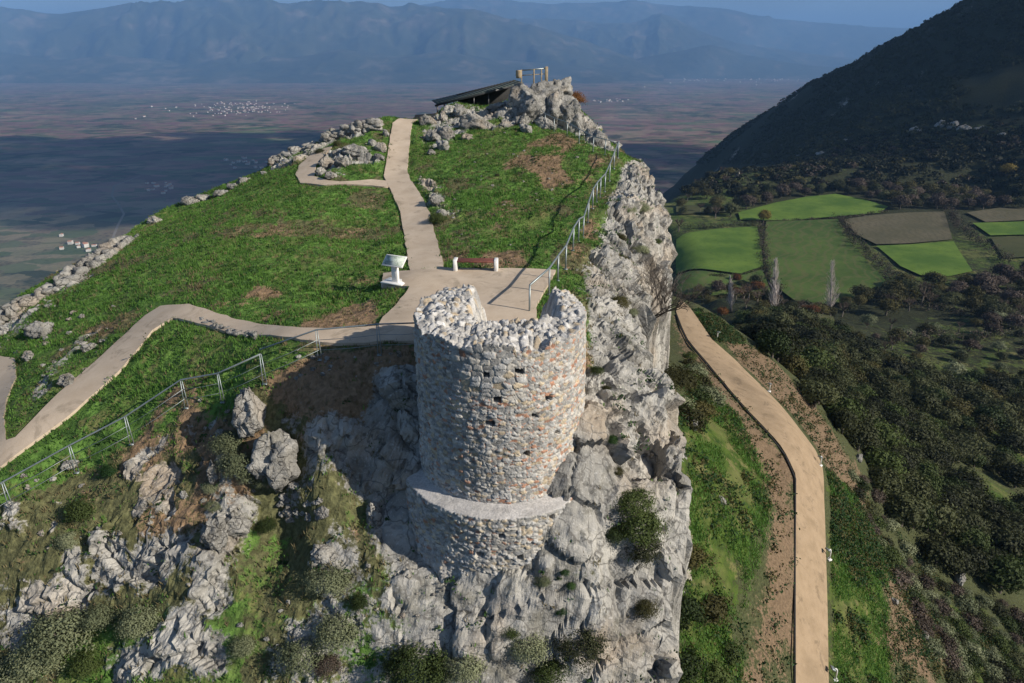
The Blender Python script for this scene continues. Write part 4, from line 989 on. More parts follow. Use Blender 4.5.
# ================================================================== foliage
def leaves(P, N, size, r, asp=.55):
    """one small rhombic leaf per point P, facing roughly N"""
    n = len(P); N = N+r.normal(size=(n, 3))*.55; N /= np.linalg.norm(N, axis=1, keepdims=True)+1e-9
    A = np.cross(N, r.normal(size=(n, 3))); A /= np.linalg.norm(A, axis=1, keepdims=True)+1e-9; B = np.cross(N, A)
    s = (size*r.uniform(.6, 1.35, n))[:, None]
    V = np.stack([P-A*s, P-B*s*asp+N*s*.12, P+A*s, P+B*s*asp+N*s*.12], 1).reshape(-1, 3)
    return V, np.arange(4*n).reshape(n, 4)
def crown(seed, clumps, per, size, rad=(1, 1, 1), spread=.24, low=-.5, name='foliage', top=1.0):
    r = np.random.default_rng(seed); C = []
    lob = r.normal(size=(7, 3)); lob /= np.linalg.norm(lob, axis=1, keepdims=True); la = r.uniform(-.25, .32, 7)
    while len(C) < clumps:
        d = r.normal(size=3); d /= np.linalg.norm(d)
        if d[2] < low: continue
        k = (1+sum(a*max(0, float(d @ l))**2 for a, l in zip(la, lob)))*r.uniform(.45, 1.0)**.55
        C.append(d*k*.82)
    C = np.array(C); Pn = np.repeat(C, per, 0); off = r.normal(size=Pn.shape)*spread*np.repeat(r.uniform(.6, 1.25, clumps), per)[:, None]*np.array((1, 1, .8))
    P = (Pn+off)*np.array(rad); N = off/spread*.6+Pn
    V, F = leaves(P, N, size, r); return mesh_np(name, V, F)
OAKS = [crown(20+i, 80, 24, .085, (1, 1, .86), .20, -.45, 'crown') for i in range(6)]
SHRUBS = [crown(40+i, 95, 58, .040, (1, 1, .72), .19, -.15) for i in range(5)]
TRUNK = MB().tube([(0, 0, -1.6), (.03, 0, -.9), (0, .04, -.2)], [.12, .09, .05], 7).mesh('trunk')
def twig_mesh(seed, n0, levels, spread=.7, up=.5, thick=.035, length=.62, name='crown'):
    r = random.Random(seed); m = MB()
    def grow(p, d, L, t, lv):
        q = p+d*L*.5+Vector((r.uniform(-1, 1), r.uniform(-1, 1), r.uniform(-1, 1)))*L*.07; e = p+d*L
        m.tube([p, q, e], [t, t*.8, t*.6], 4 if lv > 1 else 3, False)
        if lv == 0: return
        for k in range(r.choice((3, 3, 4)) if lv > 1 else 4):
            nd = (d+Vector((r.uniform(-1, 1), r.uniform(-1, 1), r.uniform(-.6, 1)))*spread+Vector((0, 0, up*.3))).normalized()
            grow(p+d*L*r.uniform(.45, 1.0), nd, L*r.uniform(.55, .8), t*.58, lv-1)
    for k in range(n0):
        a = k*6.283/n0+r.uniform(-.4, .4); grow(Vector((0, 0, -.1)), Vector((math.cos(a)*spread, math.sin(a)*spread, up+.3)).normalized(), length, thick, levels)
    return m.mesh(name)
BARE = [twig_mesh(60+i, 6, 3, .62, .55, .045, .50) for i in range(3)]
def place_tree(name, label, cat, group, p, size, crown_me, mat, trunk=True, squash=1.0, tmat='bark', cname='crown'):
    t = thing(name, label, cat, (p[0], p[1], p[2]+size*(.95 if trunk else .12)*squash), random.random()*6.28, group)
    t.scale = (size*random.uniform(.9, 1.12), size*random.uniform(.9, 1.12), size*squash*random.uniform(.88, 1.15))
    link(cname, crown_me, M[mat], t)
    if trunk: link('trunk', TRUNK, M[tmat], t)
    return t
for me_ in OAKS+SHRUBS+BARE+[TRUNK]: pass
class Leafset:                                                       # one mesh copy per material, shared between the things that use it
    def __init__(s): s.d = {}
    def get(s, me, mat):
        k = (me.name, mat)
        if k not in s.d: c = me.copy(); c.materials.clear(); c.materials.append(M[mat]); s.d[k] = c
        return s.d[k]
LS = Leafset()
def tree_at(p, size, kind, label, group, name, cat='tree', squash=1.0, trunk=True, i=None):
    i = random.randrange(99) if i is None else i
    if kind == 'bare': return place_tree(name, label, cat, group, p, size, LS.get(BARE[i % 3], 'twig'), 'twig', trunk, squash)
    return place_tree(name, label, cat, group, p, size, LS.get(OAKS[i % 6], kind), kind, trunk, squash)
def scatter(pix, spacing, seed, cap, inner=0.0, excl=()):
    poly = wpoly(pix); r = np.random.default_rng(seed); (x0, y0), (x1, y1) = poly.min(0), poly.max(0); out = []
    q = r.uniform((x0, y0), (x1, y1), (int((x1-x0)*(y1-y0)/spacing**2*9)+50, 2)); q = q[sdist(poly, q[:, 0], q[:, 1]) < -inner]
    for ex in excl: q = q[sdist(ex, q[:, 0], q[:, 1]) > 0]
    for c in q:
        if all((c[0]-o[0])**2+(c[1]-o[1])**2 > spacing**2 for o in out): out.append(c)
        if len(out) >= cap: break
    z = Hraw(np.array([o[0] for o in out]), np.array([o[1] for o in out])) if out else []
    return [np.array((o[0], o[1], h)) for o, h in zip(out, z)]
CLEAR = [GRAVEL] + [wpoly([(938,468),(985,466),(1024,496),(1024,526),(985,512)]), wpoly([(900,560),(940,620),(960,690),(880,690)])]
Z1 = scatter([(794,398),(830,385),(880,400),(940,440),(1030,480),(1030,604),(985,594),(940,576),(905,540),(866,474),(836,430)], 3.0, 1, 190, 1.0, CLEAR)
for p in Z1: tree_at(p, random.uniform(1.9, 3.2), random.choice(['oak', 'oak', 'oak', 'bush']), 'dark evergreen oak in the dense thicket right of the gravel path', 'dark oaks of the thicket right of the gravel path', 'oak_tree', squash=.9)
Z2 = scatter([(735,327),(790,320),(850,334),(875,356),(930,382),(1030,382),(1030,472),(960,440),(880,395),(820,385),(780,374),(752,347)], 4.6, 2, 200, 1.0, CLEAR)
for p in Z2: tree_at(p, random.uniform(2.2, 4.2), random.choice(['oak', 'oak', 'olive_wood', 'bush', 'oak']), 'green oak in the scrub of the valley side below the fields', 'oaks of the valley side below the fields', 'oak_tree', squash=.9)
Z3 = scatter([(850,302),(900,287),(960,285),(1030,270),(1030,336),(985,326),(960,308),(882,320)], 7.0, 3, 70, 1)
for p in Z3: tree_at(p, random.uniform(3.0, 5.2), random.choice(['bare', 'twig', 'olive_wood', 'oak']), 'brown leafless bush in the belt below the right-hand fields', 'brown bushes below the right-hand fields', 'bush', 'bush', .85)
Z3b = scatter([(692,287),(745,278),(768,292),(800,306),(850,306),(850,318),(790,320),(742,326),(705,306)], 5.5, 4, 60, 1)
for p in Z3b: tree_at(p, random.uniform(2.2, 4.0), random.choice(['bare', 'olive_wood', 'autumn', 'oak', 'twig']), 'brown and ochre bush around the bare poplars', 'bushes around the bare poplars', 'bush', 'bush', .85)
Z5 = scatter([(674,190),(740,188),(742,204),(737,224),(700,227),(676,236)], 8.5, 5, 60, 1)
for p in Z5: tree_at(p, random.uniform(3.4, 5.6), random.choice(['oak', 'bare', 'olive_wood', 'oak']), 'dark tree behind the left green field', 'dark trees behind the left green field', 'tree', 'tree', .9)
Z6 = scatter([(740,196),(800,190),(835,186),(880,188),(960,192),(1030,186),(1030,208),(960,210),(895,210),(885,205),(840,193),(790,199),(745,210)], 9.0, 6, 90, 1)
for p in Z6: tree_at(p, random.uniform(3.6, 6.2), random.choice(['oak', 'oak', 'olive_wood', 'twig']), 'dark tree along the wood edge above the top green field', 'dark trees of the wood edge above the top green field', 'tree', 'tree', .9)
Z7 = scatter([(846,470),(866,480),(905,545),(940,582),(1000,602),(1030,620),(1030,690),(945,690),(900,590),(870,540)], 1.7, 7, 230, .3, [GRAVEL])
for p in Z7: tree_at(p, random.uniform(.7, 1.5), random.choice(['bush', 'oak', 'olive', 'twig']), 'low scrub bush on the slope in the lower right corner', 'low scrub bushes in the lower right corner', 'bush', 'bush', .8, False)
Z8 = scatter([(668,330),(690,345),(712,400),(700,440),(690,430),(676,396),(660,370)], 1.9, 8, 40, .2, [GRAVEL])
for p in Z8: tree_at(p, random.uniform(.9, 1.7), random.choice(['olive', 'bush', 'olive_wood']), 'grey-green bush at the foot of the cliff left of the gravel path', 'bushes at the foot of the cliff', 'bush', 'bush', .8, False)
Z9 = scatter([(676,540),(690,520),(716,600),(742,690),(676,690)], 1.7, 9, 60, .2, [GRAVEL])
for p in Z9: tree_at(p, random.uniform(.7, 1.5), random.choice(['bush', 'olive_wood', 'bush']), 'green bush on the steep bank below the cliff in the foreground', 'bushes on the steep bank below the cliff', 'bush', 'bush', .75, False)
Z10 = scatter([(850,322),(900,330),(1030,322),(1030,378),(930,380),(875,354)], 8.0, 10, 45, 1)
for p in Z10: tree_at(p, random.uniform(1.4, 3.4), random.choice(['oak', 'olive_wood', 'bare', 'twig', 'olive']), 'lone bush standing in the rough pasture below the right-hand fields', 'bushes in the rough pasture below the right-hand fields', 'bush', 'bush', .85)
# hedgerows between the fields: each one thing
def hedge(pix, w, h, label, seed, mats=('twig', 'oak')):
    pts = [hit(u, v) for u, v in pix]; r = np.random.default_rng(seed); t = thing('hedgerow', label, 'hedge', tuple(pts[0]))
    for mk, frac in zip(mats, (.55, .45)):
        C = []
        for a, b in zip(pts, pts[1:]):
            k = int(np.linalg.norm((b-a)[:2])/1.1*frac)+1
            for s in r.uniform(0, 1, k): c = a+(b-a)*s; C.append((c[0]+r.normal()*w*.4, c[1]+r.normal()*w*.4, c[2]+h*(.2+.6*r.random())))
        C = np.array(C); P = np.repeat(C, 34, 0); off = r.normal(size=P.shape)*np.array((1.1, 1.1, h*.24)); V, F = leaves(P+off-np.array(pts[0]), off, .34, r)
        link('foliage', mesh_np('foliage', V, F), M[mk], t)
hedge([(841,220),(848,236),(862,252),(880,268),(898,283),(912,292)], 4.5, 5.0, 'thick brown hedge running diagonally left of the fallow field', 31)
hedge([(946,209),(957,227),(972,240),(990,252),(1010,264)], 5, 5.0, 'thick brown hedge running diagonally right of the fallow field', 32)
hedge([(760,226),(763,240),(762,256),(768,276),(778,292)], 3.2, 3.6, 'upright dark hedge along the right side of the left green field', 33)
hedge([(678,229),(705,229),(735,226.5),(758,225)], 3.0, 3.2, 'dark hedge along the top of the left green field', 34, ('oak', 'oak'))
hedge([(766,222.5),(800,221),(838,219),(862,216),(886,212)], 1.6, 1.6, 'thin low hedge under the top green field', 35, ('oak', 'twig'))
hedge([(676,277),(705,277),(740,276.5),(757,272)], 1.4, 1.3, 'thin low hedge along the bottom of the left green field', 36, ('oak', 'oak'))
hedge([(872,300),(905,306),(940,312),(975,318),(1030,318)], 4, 3.6, 'long dark scrub line above the lower pale field', 37)
hedge([(884,344),(930,342),(980,338),(1030,338)], 4, 3.2, 'dark scrub line between the two lower pale fields', 38, ('oak', 'twig'))
# poplars, the yellow tree, the russet trees
def poplar(u, v, h, label, seed):
    r = random.Random(seed); p = hit(u, v); t = thing('poplar_tree', label, 'tree', tuple(p)); t.rotation_euler = (0, R(-8), 0)
    MB().tube([(0, 0, -.5), (.1, 0, h*.4), (0, .1, h*.75), (.05, 0, h)], [.42, .30, .17, .06], 8).build('trunk', M['pale_bark'], t, True)
    m = MB()
    for k in range(150):
        z = h*(.1+.85*r.random()); a = r.random()*6.28; L = h*(.20*(1-z/h)+.05)*r.uniform(.7, 1.3); s = r.uniform(.25, .8)
        d = Vector((math.cos(a)*s, math.sin(a)*s, 1)).normalized(); q = Vector((0, 0, z))
        m.tube([q, q+d*L*.5+Vector((math.cos(a)*.12, math.sin(a)*.12, 0))*L*.3, q+d*L], [.075, .055, .025], 4, False)
        for j in range(2):
            e = q+d*L*r.uniform(.4, .9); m.tube([e, e+Vector((r.uniform(-.3, .3), r.uniform(-.3, .3), .9))*L*.45], [.035, .018], 3, False)
    m.build('crown', M['pale_bark'], t)
poplar(830, 316, 25, 'tall bare pale poplar standing alone in the middle of the thin crop', 1)
poplar(775, 317, 21, 'bare pale poplar at the lower end of the upright hedge', 2)
poplar(731, 312, 13.5, 'shortest bare poplar, left of the other two', 3)
tree_at(hit(763, 222), 4.6, 'yellow', 'round yellow autumn tree at the corner of the top green field', None, 'autumn_tree', i=1)
tree_at(hit(921, 305), 5.6, 'bare', 'large bare reddish tree below the bright green field', None, 'bare_tree', i=0)
tree_at(hit(757, 322), 2.6, 'autumn', 'small russet tree between the bare poplars', None, 'autumn_tree', i=2)
tree_at(hit(722, 322-6), 2.0, 'autumn', 'small russet bush left of the bare poplars', None, 'autumn_tree', i=3)
tree_at(hit(1006, 176), 5.4, 'yellow', 'yellowish tree in the dark wood near the right border', None, 'autumn_tree', i=4)
# far woods: they read as one mass
def mass(name, label, pts, size, mat, per, leaf, seed):
    r = np.random.default_rng(seed); P0 = np.array(pts); n = len(P0); s = size*r.uniform(.6, 1.35, n)
    P = np.repeat(P0, per, 0); S = np.repeat(s, per)[:, None]; d = r.normal(size=P.shape); d /= np.linalg.norm(d, axis=1, keepdims=True); d[:, 2] = np.abs(d[:, 2])*.9-.15
    q = P+d*S*r.uniform(.75, 1.1, (len(P), 1))+np.array((0, 0, .35))*S
    V, F = leaves(q, d, leaf, r, .8); o = link(name, mesh_np(name, V, F), M[mat]); o['kind'] = 'stuff'; o['label'] = label
W1 = [(664,170),(700,166),(760,152),(840,135),(930,125),(1040,120),(1040,192),(960,194),(880,189),(800,192),(742,200),(676,192)]
poly = np.array([at_z(u, v, -90 if v > 150 else -70)[:2] for u, v in W1])
pw = rng.uniform((130, 420), (760, 1000), (9000, 2)); hz = Hraw(pw[:, 0], pw[:, 1]); kk = (pw[:, 1]*CP-(hz-CAMZ)*SP); uu = 512+FPX*pw[:, 0]/kk; vv = 341.5-FPX*(pw[:, 1]*SP+(hz-CAMZ)*CP)/kk
inside = sdist(np.array(W1, float), uu, vv) < 0
sel = np.c_[pw, hz][inside]
mass('far_wood', 'dark wood at the foot of the mountain', sel[::2][:2600], 4.2, 'oak', 60, 1.0, 51)
mass('far_wood', 'ochre trees mixed into the wood at the foot of the mountain', sel[1::7][:420], 3.8, 'olive_wood', 60, .95, 52)
mass('far_wood', 'bare brown trees mixed into the wood at the foot of the mountain', sel[3::9][:320], 3.8, 'twig', 60, .9, 53)
pw = rng.uniform((250, 600), (1100, 1900), (26000, 2)); hz = Hraw(pw[:, 0], pw[:, 1])
# heights of the built mountain mesh
ti = np.interp(np.arctan2(pw[:, 0], pw[:, 1]), th, np.arange(len(th))); ri = np.interp(np.hypot(pw[:, 0], pw[:, 1]), rr, np.arange(len(rr)))
i0 = np.clip(ri.astype(int), 0, len(rr)-2); j0 = np.clip(ti.astype(int), 0, len(th)-2); fr_, ft = ri-i0, ti-j0
hz = (LZ[i0, j0]*(1-fr_)*(1-ft)+LZ[i0+1, j0]*fr_*(1-ft)+LZ[i0, j0+1]*(1-fr_)*ft+LZ[i0+1, j0+1]*fr_*ft)
cr = crag[np.clip(np.round(ri).astype(int), 0, len(rr)-1), np.clip(np.round(ti).astype(int), 0, len(th)-1)]
kk = (pw[:, 1]*CP-(hz-CAMZ)*SP); uu = 512+FPX*pw[:, 0]/kk; vv = 341.5-FPX*(pw[:, 1]*SP+(hz-CAMZ)*CP)/kk
den = fbm(pw[:, 0]*.01, pw[:, 1]*.01, 0, 4, 55)
ok = (uu > 660) & (uu < 1060) & (vv < 165) & (hz > -540) & (cr < .35) & (den > -.28)
mass('mountain_scrub', 'dark scrub covering the mountain slope', np.c_[pw, hz][ok][:9000], 3.6, 'oak', 26, 1.35, 56)
# pale crags low on the mountain and the white shed
for u, v, w, h, lab in [(940,127,11,9,'pale crag in the dark wood, tallest of the ridge of white rocks'), (953,128,12,8,'pale crag right of the tallest white rock'), (966,130,12,7,'broad pale crag in the ridge of white rocks'), (978,131,9,7,'small pale crag near the right end of the ridge of white rocks'), (1001,136,6,6,'lone pale crag right of the ridge of white rocks'), (916,132,9,8,'pale crag at the left end of the ridge of white rocks'), (846,142,8,5,'white rock alone on the lower mountain slope'), (738,175,5,7,'white rock in the wood above the left fields'), (800,158,10,6,'grey crag in the wood above the top field'), (820,155,8,8,'second grey crag in the wood above the top field')]:
    boulder(u, v, w, h, lab, mat='rock2', sink=.1)
p = hit(729, 210); t = thing('hut', 'tiny white hut beside the dark trees behind the left field', 'hut', tuple(p), .3)
MB().box((0, 0, 1.4), (5, 3.5, 2.8), None, .03).build('wall', M['white_paint'], t)
MB().box((0, 0, 2.92), (5.5, 4.0, .2), Euler((R(6), 0, 0)).to_matrix(), .03).build('roof', M['steel'], t)

# ------------------------------------------------------------------ shrubs on the hill
SH = [(229,440,34,'bush'and'olive','grey-green shrub left of the biggest boulder, upper one'), (240,460,36,'olive','grey-green shrub left of the biggest boulder, lower one'), (250,472,22,'olive','small grey-green shrub touching the lower shrub by the boulder'), (266,474,24,'olive','low grey-green shrub just under the biggest boulder'), (210,486,18,'olive','little grey-green shrub on bare earth left of the boulders'), (266,522,22,'bush','dark little shrub below the heap of stones'), (215,505,14,'olive','tiny grey shrub beside the thin standing stone'),
 (62,629,54,'olive','largest grey-green shrub among the rocks at lower left'), (45,652,44,'olive','grey-green shrub just below the largest one at lower left'), (99,613,34,'olive','grey-green shrub right of the largest one at lower left'), (142,616,36,'olive','grey-green shrub in the grass at lower left, right of the dark gap'), (8,671,38,'olive','grey-green shrub in the bottom left corner'), (70,541,20,'olive','small silvery shrub above the lower left rocks'), (90,660,26,'bush','green shrub between the two lower left rock ledges'),
 (333,576,42,'olive','shrub in the stony slope below the heap of stones'), (338,627,44,'olive','larger shrub straight below the one under the heap'), (302,650,38,'olive','shrub at the bottom of the stony slope, left one'), (326,662,28,'twig','brown dried shrub at the bottom of the stony slope'), (244,643,26,'olive','small shrub above the bottom rock ledge'), (391,665,22,'olive','small shrub at the bottom between pale rocks'), (360,600,20,'bush','little green shrub right of the larger stony slope shrub'),
 (418,655,54,'bush','big dark green bush at the bottom below the tower'), (437,668,36,'bush','green bush overlapping the big one at the bottom'), (466,662,38,'olive','grey-green bush at the bottom, right of the big dark one'), (511,630,22,'bush','small green bush under the rocky foot of the tower'), (529,642,42,'olive','spreading green bush under the rocky foot of the tower'), (579,638,52,'oak','dark bush on the ledge below the tower, right one'), (549,668,36,'bush','green bush on the lowest ledge below the tower'), (543,580,16,'olive','thin plant on the rock at the right foot of the tower'), (564,571,11,'weed','bright tuft on the rock right of the tower foot'), (571,584,10,'weed','bright tuft just below the first one right of the tower foot'), (560,610,12,'weed','bright tuft over the spreading bush'), (644,605,28,'olive_wood','sparse plant on the cliff below the dark bush'), (500,566,9,'weed','round green tuft growing from the tower foot'),
 (630,497,44,'bush','upper half of the dark green bush group on the cliff'), (638,522,50,'bush','widest dark green bush on the cliff right of the tower'), (641,547,36,'oak','lowest dark bush of the group on the cliff'), (612,532,24,'bush','bright green bush left of the dark ones on the cliff'),
 (675,358,46,'olive','wispy bush in the gully behind the cliff edge, upper one'), (664,376,42,'olive_wood','wispy bush in the gully behind the cliff edge, lower one'), (640,207,20,'olive','green cushion high on the cliff face'), (629,214,14,'olive','small green cushion left of the highest one'), (621,233,14,'olive_wood','yellow-green cushion on the upper cliff near the railing'), (623,254,15,'olive_wood','yellow-green cushion below the one near the railing'), (642,248,17,'olive','green cushion in the middle of the cliff face'), (657,243,11,'bush','dark little cushion right of the middle of the cliff face'), (618,298,24,'olive_wood','flat yellow-green plant behind the tower top'), (632,308,14,'olive','green tuft right of the flat yellow-green plant'), (597,366,14,'bush','green tuft against the right side of the tower'), (606,385,12,'olive_wood','yellow-green tuft right of the tower'), (612,445,14,'weed','grassy tuft in a crack right of the tower'), (618,470,12,'olive_wood','dry tuft in a crack above the dark bushes'),
 (573,92,22,'autumn','round reddish-brown bush on the right flank of the summit'), (338,143,10,'oak','dark bush on the skyline by the collapsed wall'), (320,150,10,'oak','small dark bush below the collapsed wall'), (497,175,6,'oak','single dark little bush in the middle of the lawn'), (437,218,18,'bush','dark green clump in the stony patch right of the path'), (390,262,10,'bush','green clump behind the information board'), (83,510,26,'bush','dark bush in the shade under the wire railing'), (110,470,18,'weed','green clump at the foot of the wire railing')]
for k, (u, v, w, kind, lab) in enumerate(SH):
    q = gz(u, v+w*.22); d = (q-Vector((0, 0, CAMZ))).length; s = w*d/FPX/2.05
    t = thing('shrub', lab, 'shrub', q+Vector((0, 0, s*.18)), random.random()*6)
    t.scale = (s*random.uniform(.92, 1.1), s*random.uniform(.92, 1.1), s*random.uniform(.9, 1.15))
    link('foliage', LS.get(SHRUBS[k % 5], kind), M[kind], t)
    MB().tube([(0, 0, -.5), (.05, .02, -.1), (.12, .05, .3)], [.05, .04, .02], 5).build('stem', M['bark'], t)
q = gz(645, 314); t = thing('bare_shrub', 'leafless branching shrub clinging to the cliff edge beside the gravel path', 'shrub', q, .4); t.scale = (2.6, 2.6, 2.1)
link('branches', twig_mesh(77, 7, 4, .85, .35, .022, .68, 'branches'), M['bark'], t)

# ------------------------------------------------------------------ grass, weeds
def blades(pts, nrm_h, width, per, seed, lean=.35, spread=.05):
    r = np.random.default_rng(seed); n = len(pts)*per; P = np.repeat(pts, per, 0)+np.c_[r.normal(size=(n, 2))*spread, np.zeros(n)]
    h = np.repeat(nrm_h, per)*r.uniform(.5, 1.25, n); a = r.uniform(0, 6.283, n); w = width*r.uniform(.6, 1.3, n)
    L = np.stack([np.cos(a+1.6)*h*lean*r.uniform(0, 1.6, n), np.sin(a+1.6)*h*lean*r.uniform(0, 1.6, n), h], 1); S = np.stack([np.cos(a)*w, np.sin(a)*w, 0*w], 1)
    V = np.stack([P-S, P+S, P+L*.6+S*.55, P+L], 1).reshape(-1, 3); return V, np.arange(4*n).reshape(n, 4)
def hill_sample(n, seed, dens):
    """points on the built hill, denser near the camera; dens(rock, grass, soil) is a chance"""
    r = np.random.default_rng(seed); j = r.integers(0, X.shape[0]-1, n); i = r.integers(0, X.shape[1]-1, n)
    a, b = r.random(n), r.random(n)
    P = HILL_V[j, i]*((1-a)*(1-b))[:, None]+HILL_V[j, i+1]*(a*(1-b))[:, None]+HILL_V[j+1, i]*((1-a)*b)[:, None]+HILL_V[j+1, i+1]*(a*b)[:, None]
    cell = (X[j, i+1]-X[j, i])*(Y[j+1, i]-Y[j, i]); keep = r.random(n) < np.clip(dens(rock[j, i], grass[j, i], soil[j, i])*np.clip(cell/.02, .25, 1.0), 0, 1)
    keep &= (pd[j, i] > -.03) & (outside[j, i] < 1.5) & (np.abs(P[:, 0]-TX) + 0 < 60) & (np.hypot(P[:, 0]-TX, P[:, 1]-TY) > 2.9)
    return P[keep]
gp = hill_sample(260000, 1, lambda k, g, s: np.where((k < .45) & (s < .55), g, .03))
cl = fbm(gp[:, 0]*.9, gp[:, 1]*.9, 0, 4, 61); hh = np.clip(.11+.13*cl, .04, .30)
V, F = blades(gp, hh, .020, 4, 2); o = link('grass', mesh_np('grass', V, F), M['grass']); o['kind'] = 'stuff'; o['label'] = 'short green grass on the hill'
gp = hill_sample(150000, 3, lambda k, g, s: np.where(k < .6, .34*(1-g)+.25*(s > .4)+.10, .07))
V, F = blades(gp, np.full(len(gp), .16), .016, 5, 4, .6); o = link('dry_grass', mesh_np('dry_grass', V, F), M['dry']); o['kind'] = 'stuff'; o['label'] = 'dry yellow grass on the hill'
gp = hill_sample(70000, 5, lambda k, g, s: np.where(k < .6, .16, .20)); gp = gp[fbm(gp[:, 0]*.6, gp[:, 1]*.6, gp[:, 2]*.6, 4, 62) > .05]
P = np.repeat(gp, 14, 0); off = np.random.default_rng(6).normal(size=P.shape)*np.array((.13, .13, .06))*np.repeat(np.random.default_rng(66).uniform(.4, 1.0, len(gp))**2*2.0, 14)[:, None]; off[:, 2] = np.abs(off[:, 2])+.03
V, F = leaves(P+off, off+np.array((0, 0, .15)), .055, np.random.default_rng(7)); o = link('weeds', mesh_np('weeds', V, F), M['weed']); o['kind'] = 'stuff'; o['label'] = 'broad-leaved weeds on the hill'
# on the slope beside the gravel path
def slope_pts(pix, n, seed, excl=.5):
    poly = wpoly(pix); r = np.random.default_rng(seed); q = r.uniform(poly.min(0), poly.max(0), (n, 2)); q = q[sdist(poly, q[:, 0], q[:, 1]) < 0]; q = q[sdist(GRAVEL, q[:, 0], q[:, 1]) > excl]
    return np.c_[q, Hraw(q[:, 0], q[:, 1])+.05]
gp = np.vstack([slope_pts([(676,400),(690,360),(722,402),(752,448),(772,492),(764,545),(746,600),(744,690),(676,690)], 34000, 1), slope_pts([(826,470),(852,492),(882,560),(890,690),(830,690)], 30000, 2), slope_pts([(690,308),(712,318),(748,342),(725,348),(700,330)], 20000, 3)])
gp = gp[fbm(gp[:, 0]*.4, gp[:, 1]*.4, 0, 4, 63) > -.1]
V, F = blades(gp, np.full(len(gp), .24), .035, 4, 8, .6, .2); o = link('grass', mesh_np('grass', V, F), M['grass']); o['kind'] = 'stuff'; o['label'] = 'long grass on the slope beside the gravel path'
gp = np.vstack([slope_pts([(826,470),(850,490),(878,560),(886,690),(831,690)], 12000, 4), slope_pts([(690,308),(714,318),(744,342),(722,346),(700,328)], 7000, 5), slope_pts([(676,400),(700,372),(755,450),(775,490),(750,600),(740,690),(676,690)], 3000, 6, .9), slope_pts([(840,470),(890,520),(1030,640),(1030,690),(880,690)], 9000, 7)])
gp = gp[fbm(gp[:, 0]*.35, gp[:, 1]*.35, 1, 4, 64) > .02]
gp = np.vstack([gp, slope_pts([(676,316),(700,355),(740,402),(778,450),(794,476),(794,690),(745,690),(750,600),(772,540),(768,485)], 700, 71, .3), slope_pts([(724,345),(745,342),(800,390),(825,420),(862,490),(826,465),(770,392)], 700, 72, .3), slope_pts([(880,560),(900,560),(940,620),(960,690),(890,690)], 900, 73, .3)]); P = np.repeat(gp, 12, 0); off = np.random.default_rng(9).normal(size=P.shape)*np.array((.28, .28, .12)); off[:, 2] = np.abs(off[:, 2])+.05
half = np.repeat(np.random.default_rng(11).random(len(gp)) < .38, 12)
for sel_, mk, lab in ((half, 'olive_wood', 'brownish weeds beside the gravel path'), (~half, 'weed', 'green leafy weeds beside the gravel path')):
    V, F = leaves((P+off)[sel_], (off+np.array((0, 0, .3)))[sel_], .12, np.random.default_rng(10)); o = link('weeds', mesh_np('weeds', V, F), M[mk]); o['kind'] = 'stuff'; o['label'] = lab

# ================================================================== villages and a road on the plain
wm = [simple_noise_mat('house_wall', (.42, .41, .38), (.58, .56, .53), .05, .9, .1, 0, coord='geo'), simple_noise_mat('tile_roof', (.30, .14, .09), (.42, .22, .14), .05, .9, .1, 0, coord='geo')]
def house_mesh(seed):
    r = random.Random(seed); w, d, h, g = r.uniform(9, 14), r.uniform(8, 11), r.uniform(5, 8), r.uniform(1.6, 2.8)
    v = [(-w/2, -d/2, 0), (w/2, -d/2, 0), (w/2, d/2, 0), (-w/2, d/2, 0), (-w/2, -d/2, h), (w/2, -d/2, h), (w/2, d/2, h), (-w/2, d/2, h), (-w/2, 0, h+g), (w/2, 0, h+g)]
    me = bpy.data.meshes.new('house'); me.from_pydata(v, [], [(0, 1, 5, 4), (1, 2, 6, 5), (2, 3, 7, 6), (3, 0, 4, 7), (4, 8, 7), (5, 6, 9), (4, 5, 9, 8), (6, 7, 8, 9)])
    me.materials.append(wm[0]); me.materials.append(wm[1])
    for i, p_ in enumerate(me.polygons): p_.material_index = 1 if i > 5 else 0
    return me
HS = [house_mesh(i) for i in range(5)]
def village(n, uc, vc, su, sv, label, group, seed, big=1.0):
    r = random.Random(seed)
    for k in range(n):
        u, v = r.gauss(uc, su), vc+r.gauss(0, sv); p = at_z(u, min(max(v, 62), 300), PLAIN)
        o = link('house', HS[k % 5]); o.location = p; o.rotation_euler.z = r.uniform(0, 3.14); s = big*r.uniform(.8, 1.5); o.scale = (s, s, s); tag(o, label, 'house', group)
village(120, 238, 108, 25, 3.2, 'white house of the village on the brown plain left of the hill', 'houses of the village left of the hill', 1, 1.0)
village(14, 180, 112, 30, 4, 'outlying white house scattered left of the village on the plain', 'houses outlying the left village', 6, 1.2)
village(80, 735, 79, 42, 3.0, 'pale house of the far town under the low blue hill', 'houses of the far town at right', 2, 1.9)
village(18, 352, 66.5, 8, 1.6, 'pale house at the foot of the far mountains', 'houses at the foot of the far mountains', 3, 2.6)
village(14, 606, 101, 12, 1.2, 'pale house of the small village right of the summit', 'houses of the small village right of the summit', 4, 1.6)
village(18, 245, 163, 16, 2.2, 'house of the shaded hamlet below the collapsed wall', 'houses of the shaded hamlet', 5, 1.1)
village(9, 82, 245, 12, 5, 'white farm building on the near plain at left', 'farm buildings on the near plain', 7, 1.1)
village(14, 160, 186, 9, 3, 'white farm building in the shaded plain beyond the rim blocks', 'farm buildings in the shaded plain', 8, 1.0)
M['rough_road'] = simple_noise_mat('earth_road', (.16, .14, .12), (.22, .20, .17), .02, .95, .1, 0, coord='geo')
rp = [at_z(u, v, PLAIN)[:2] for u, v in [(112,240),(118,225),(124,214),(119,205),(112,196),(114,186),(140,176)]]
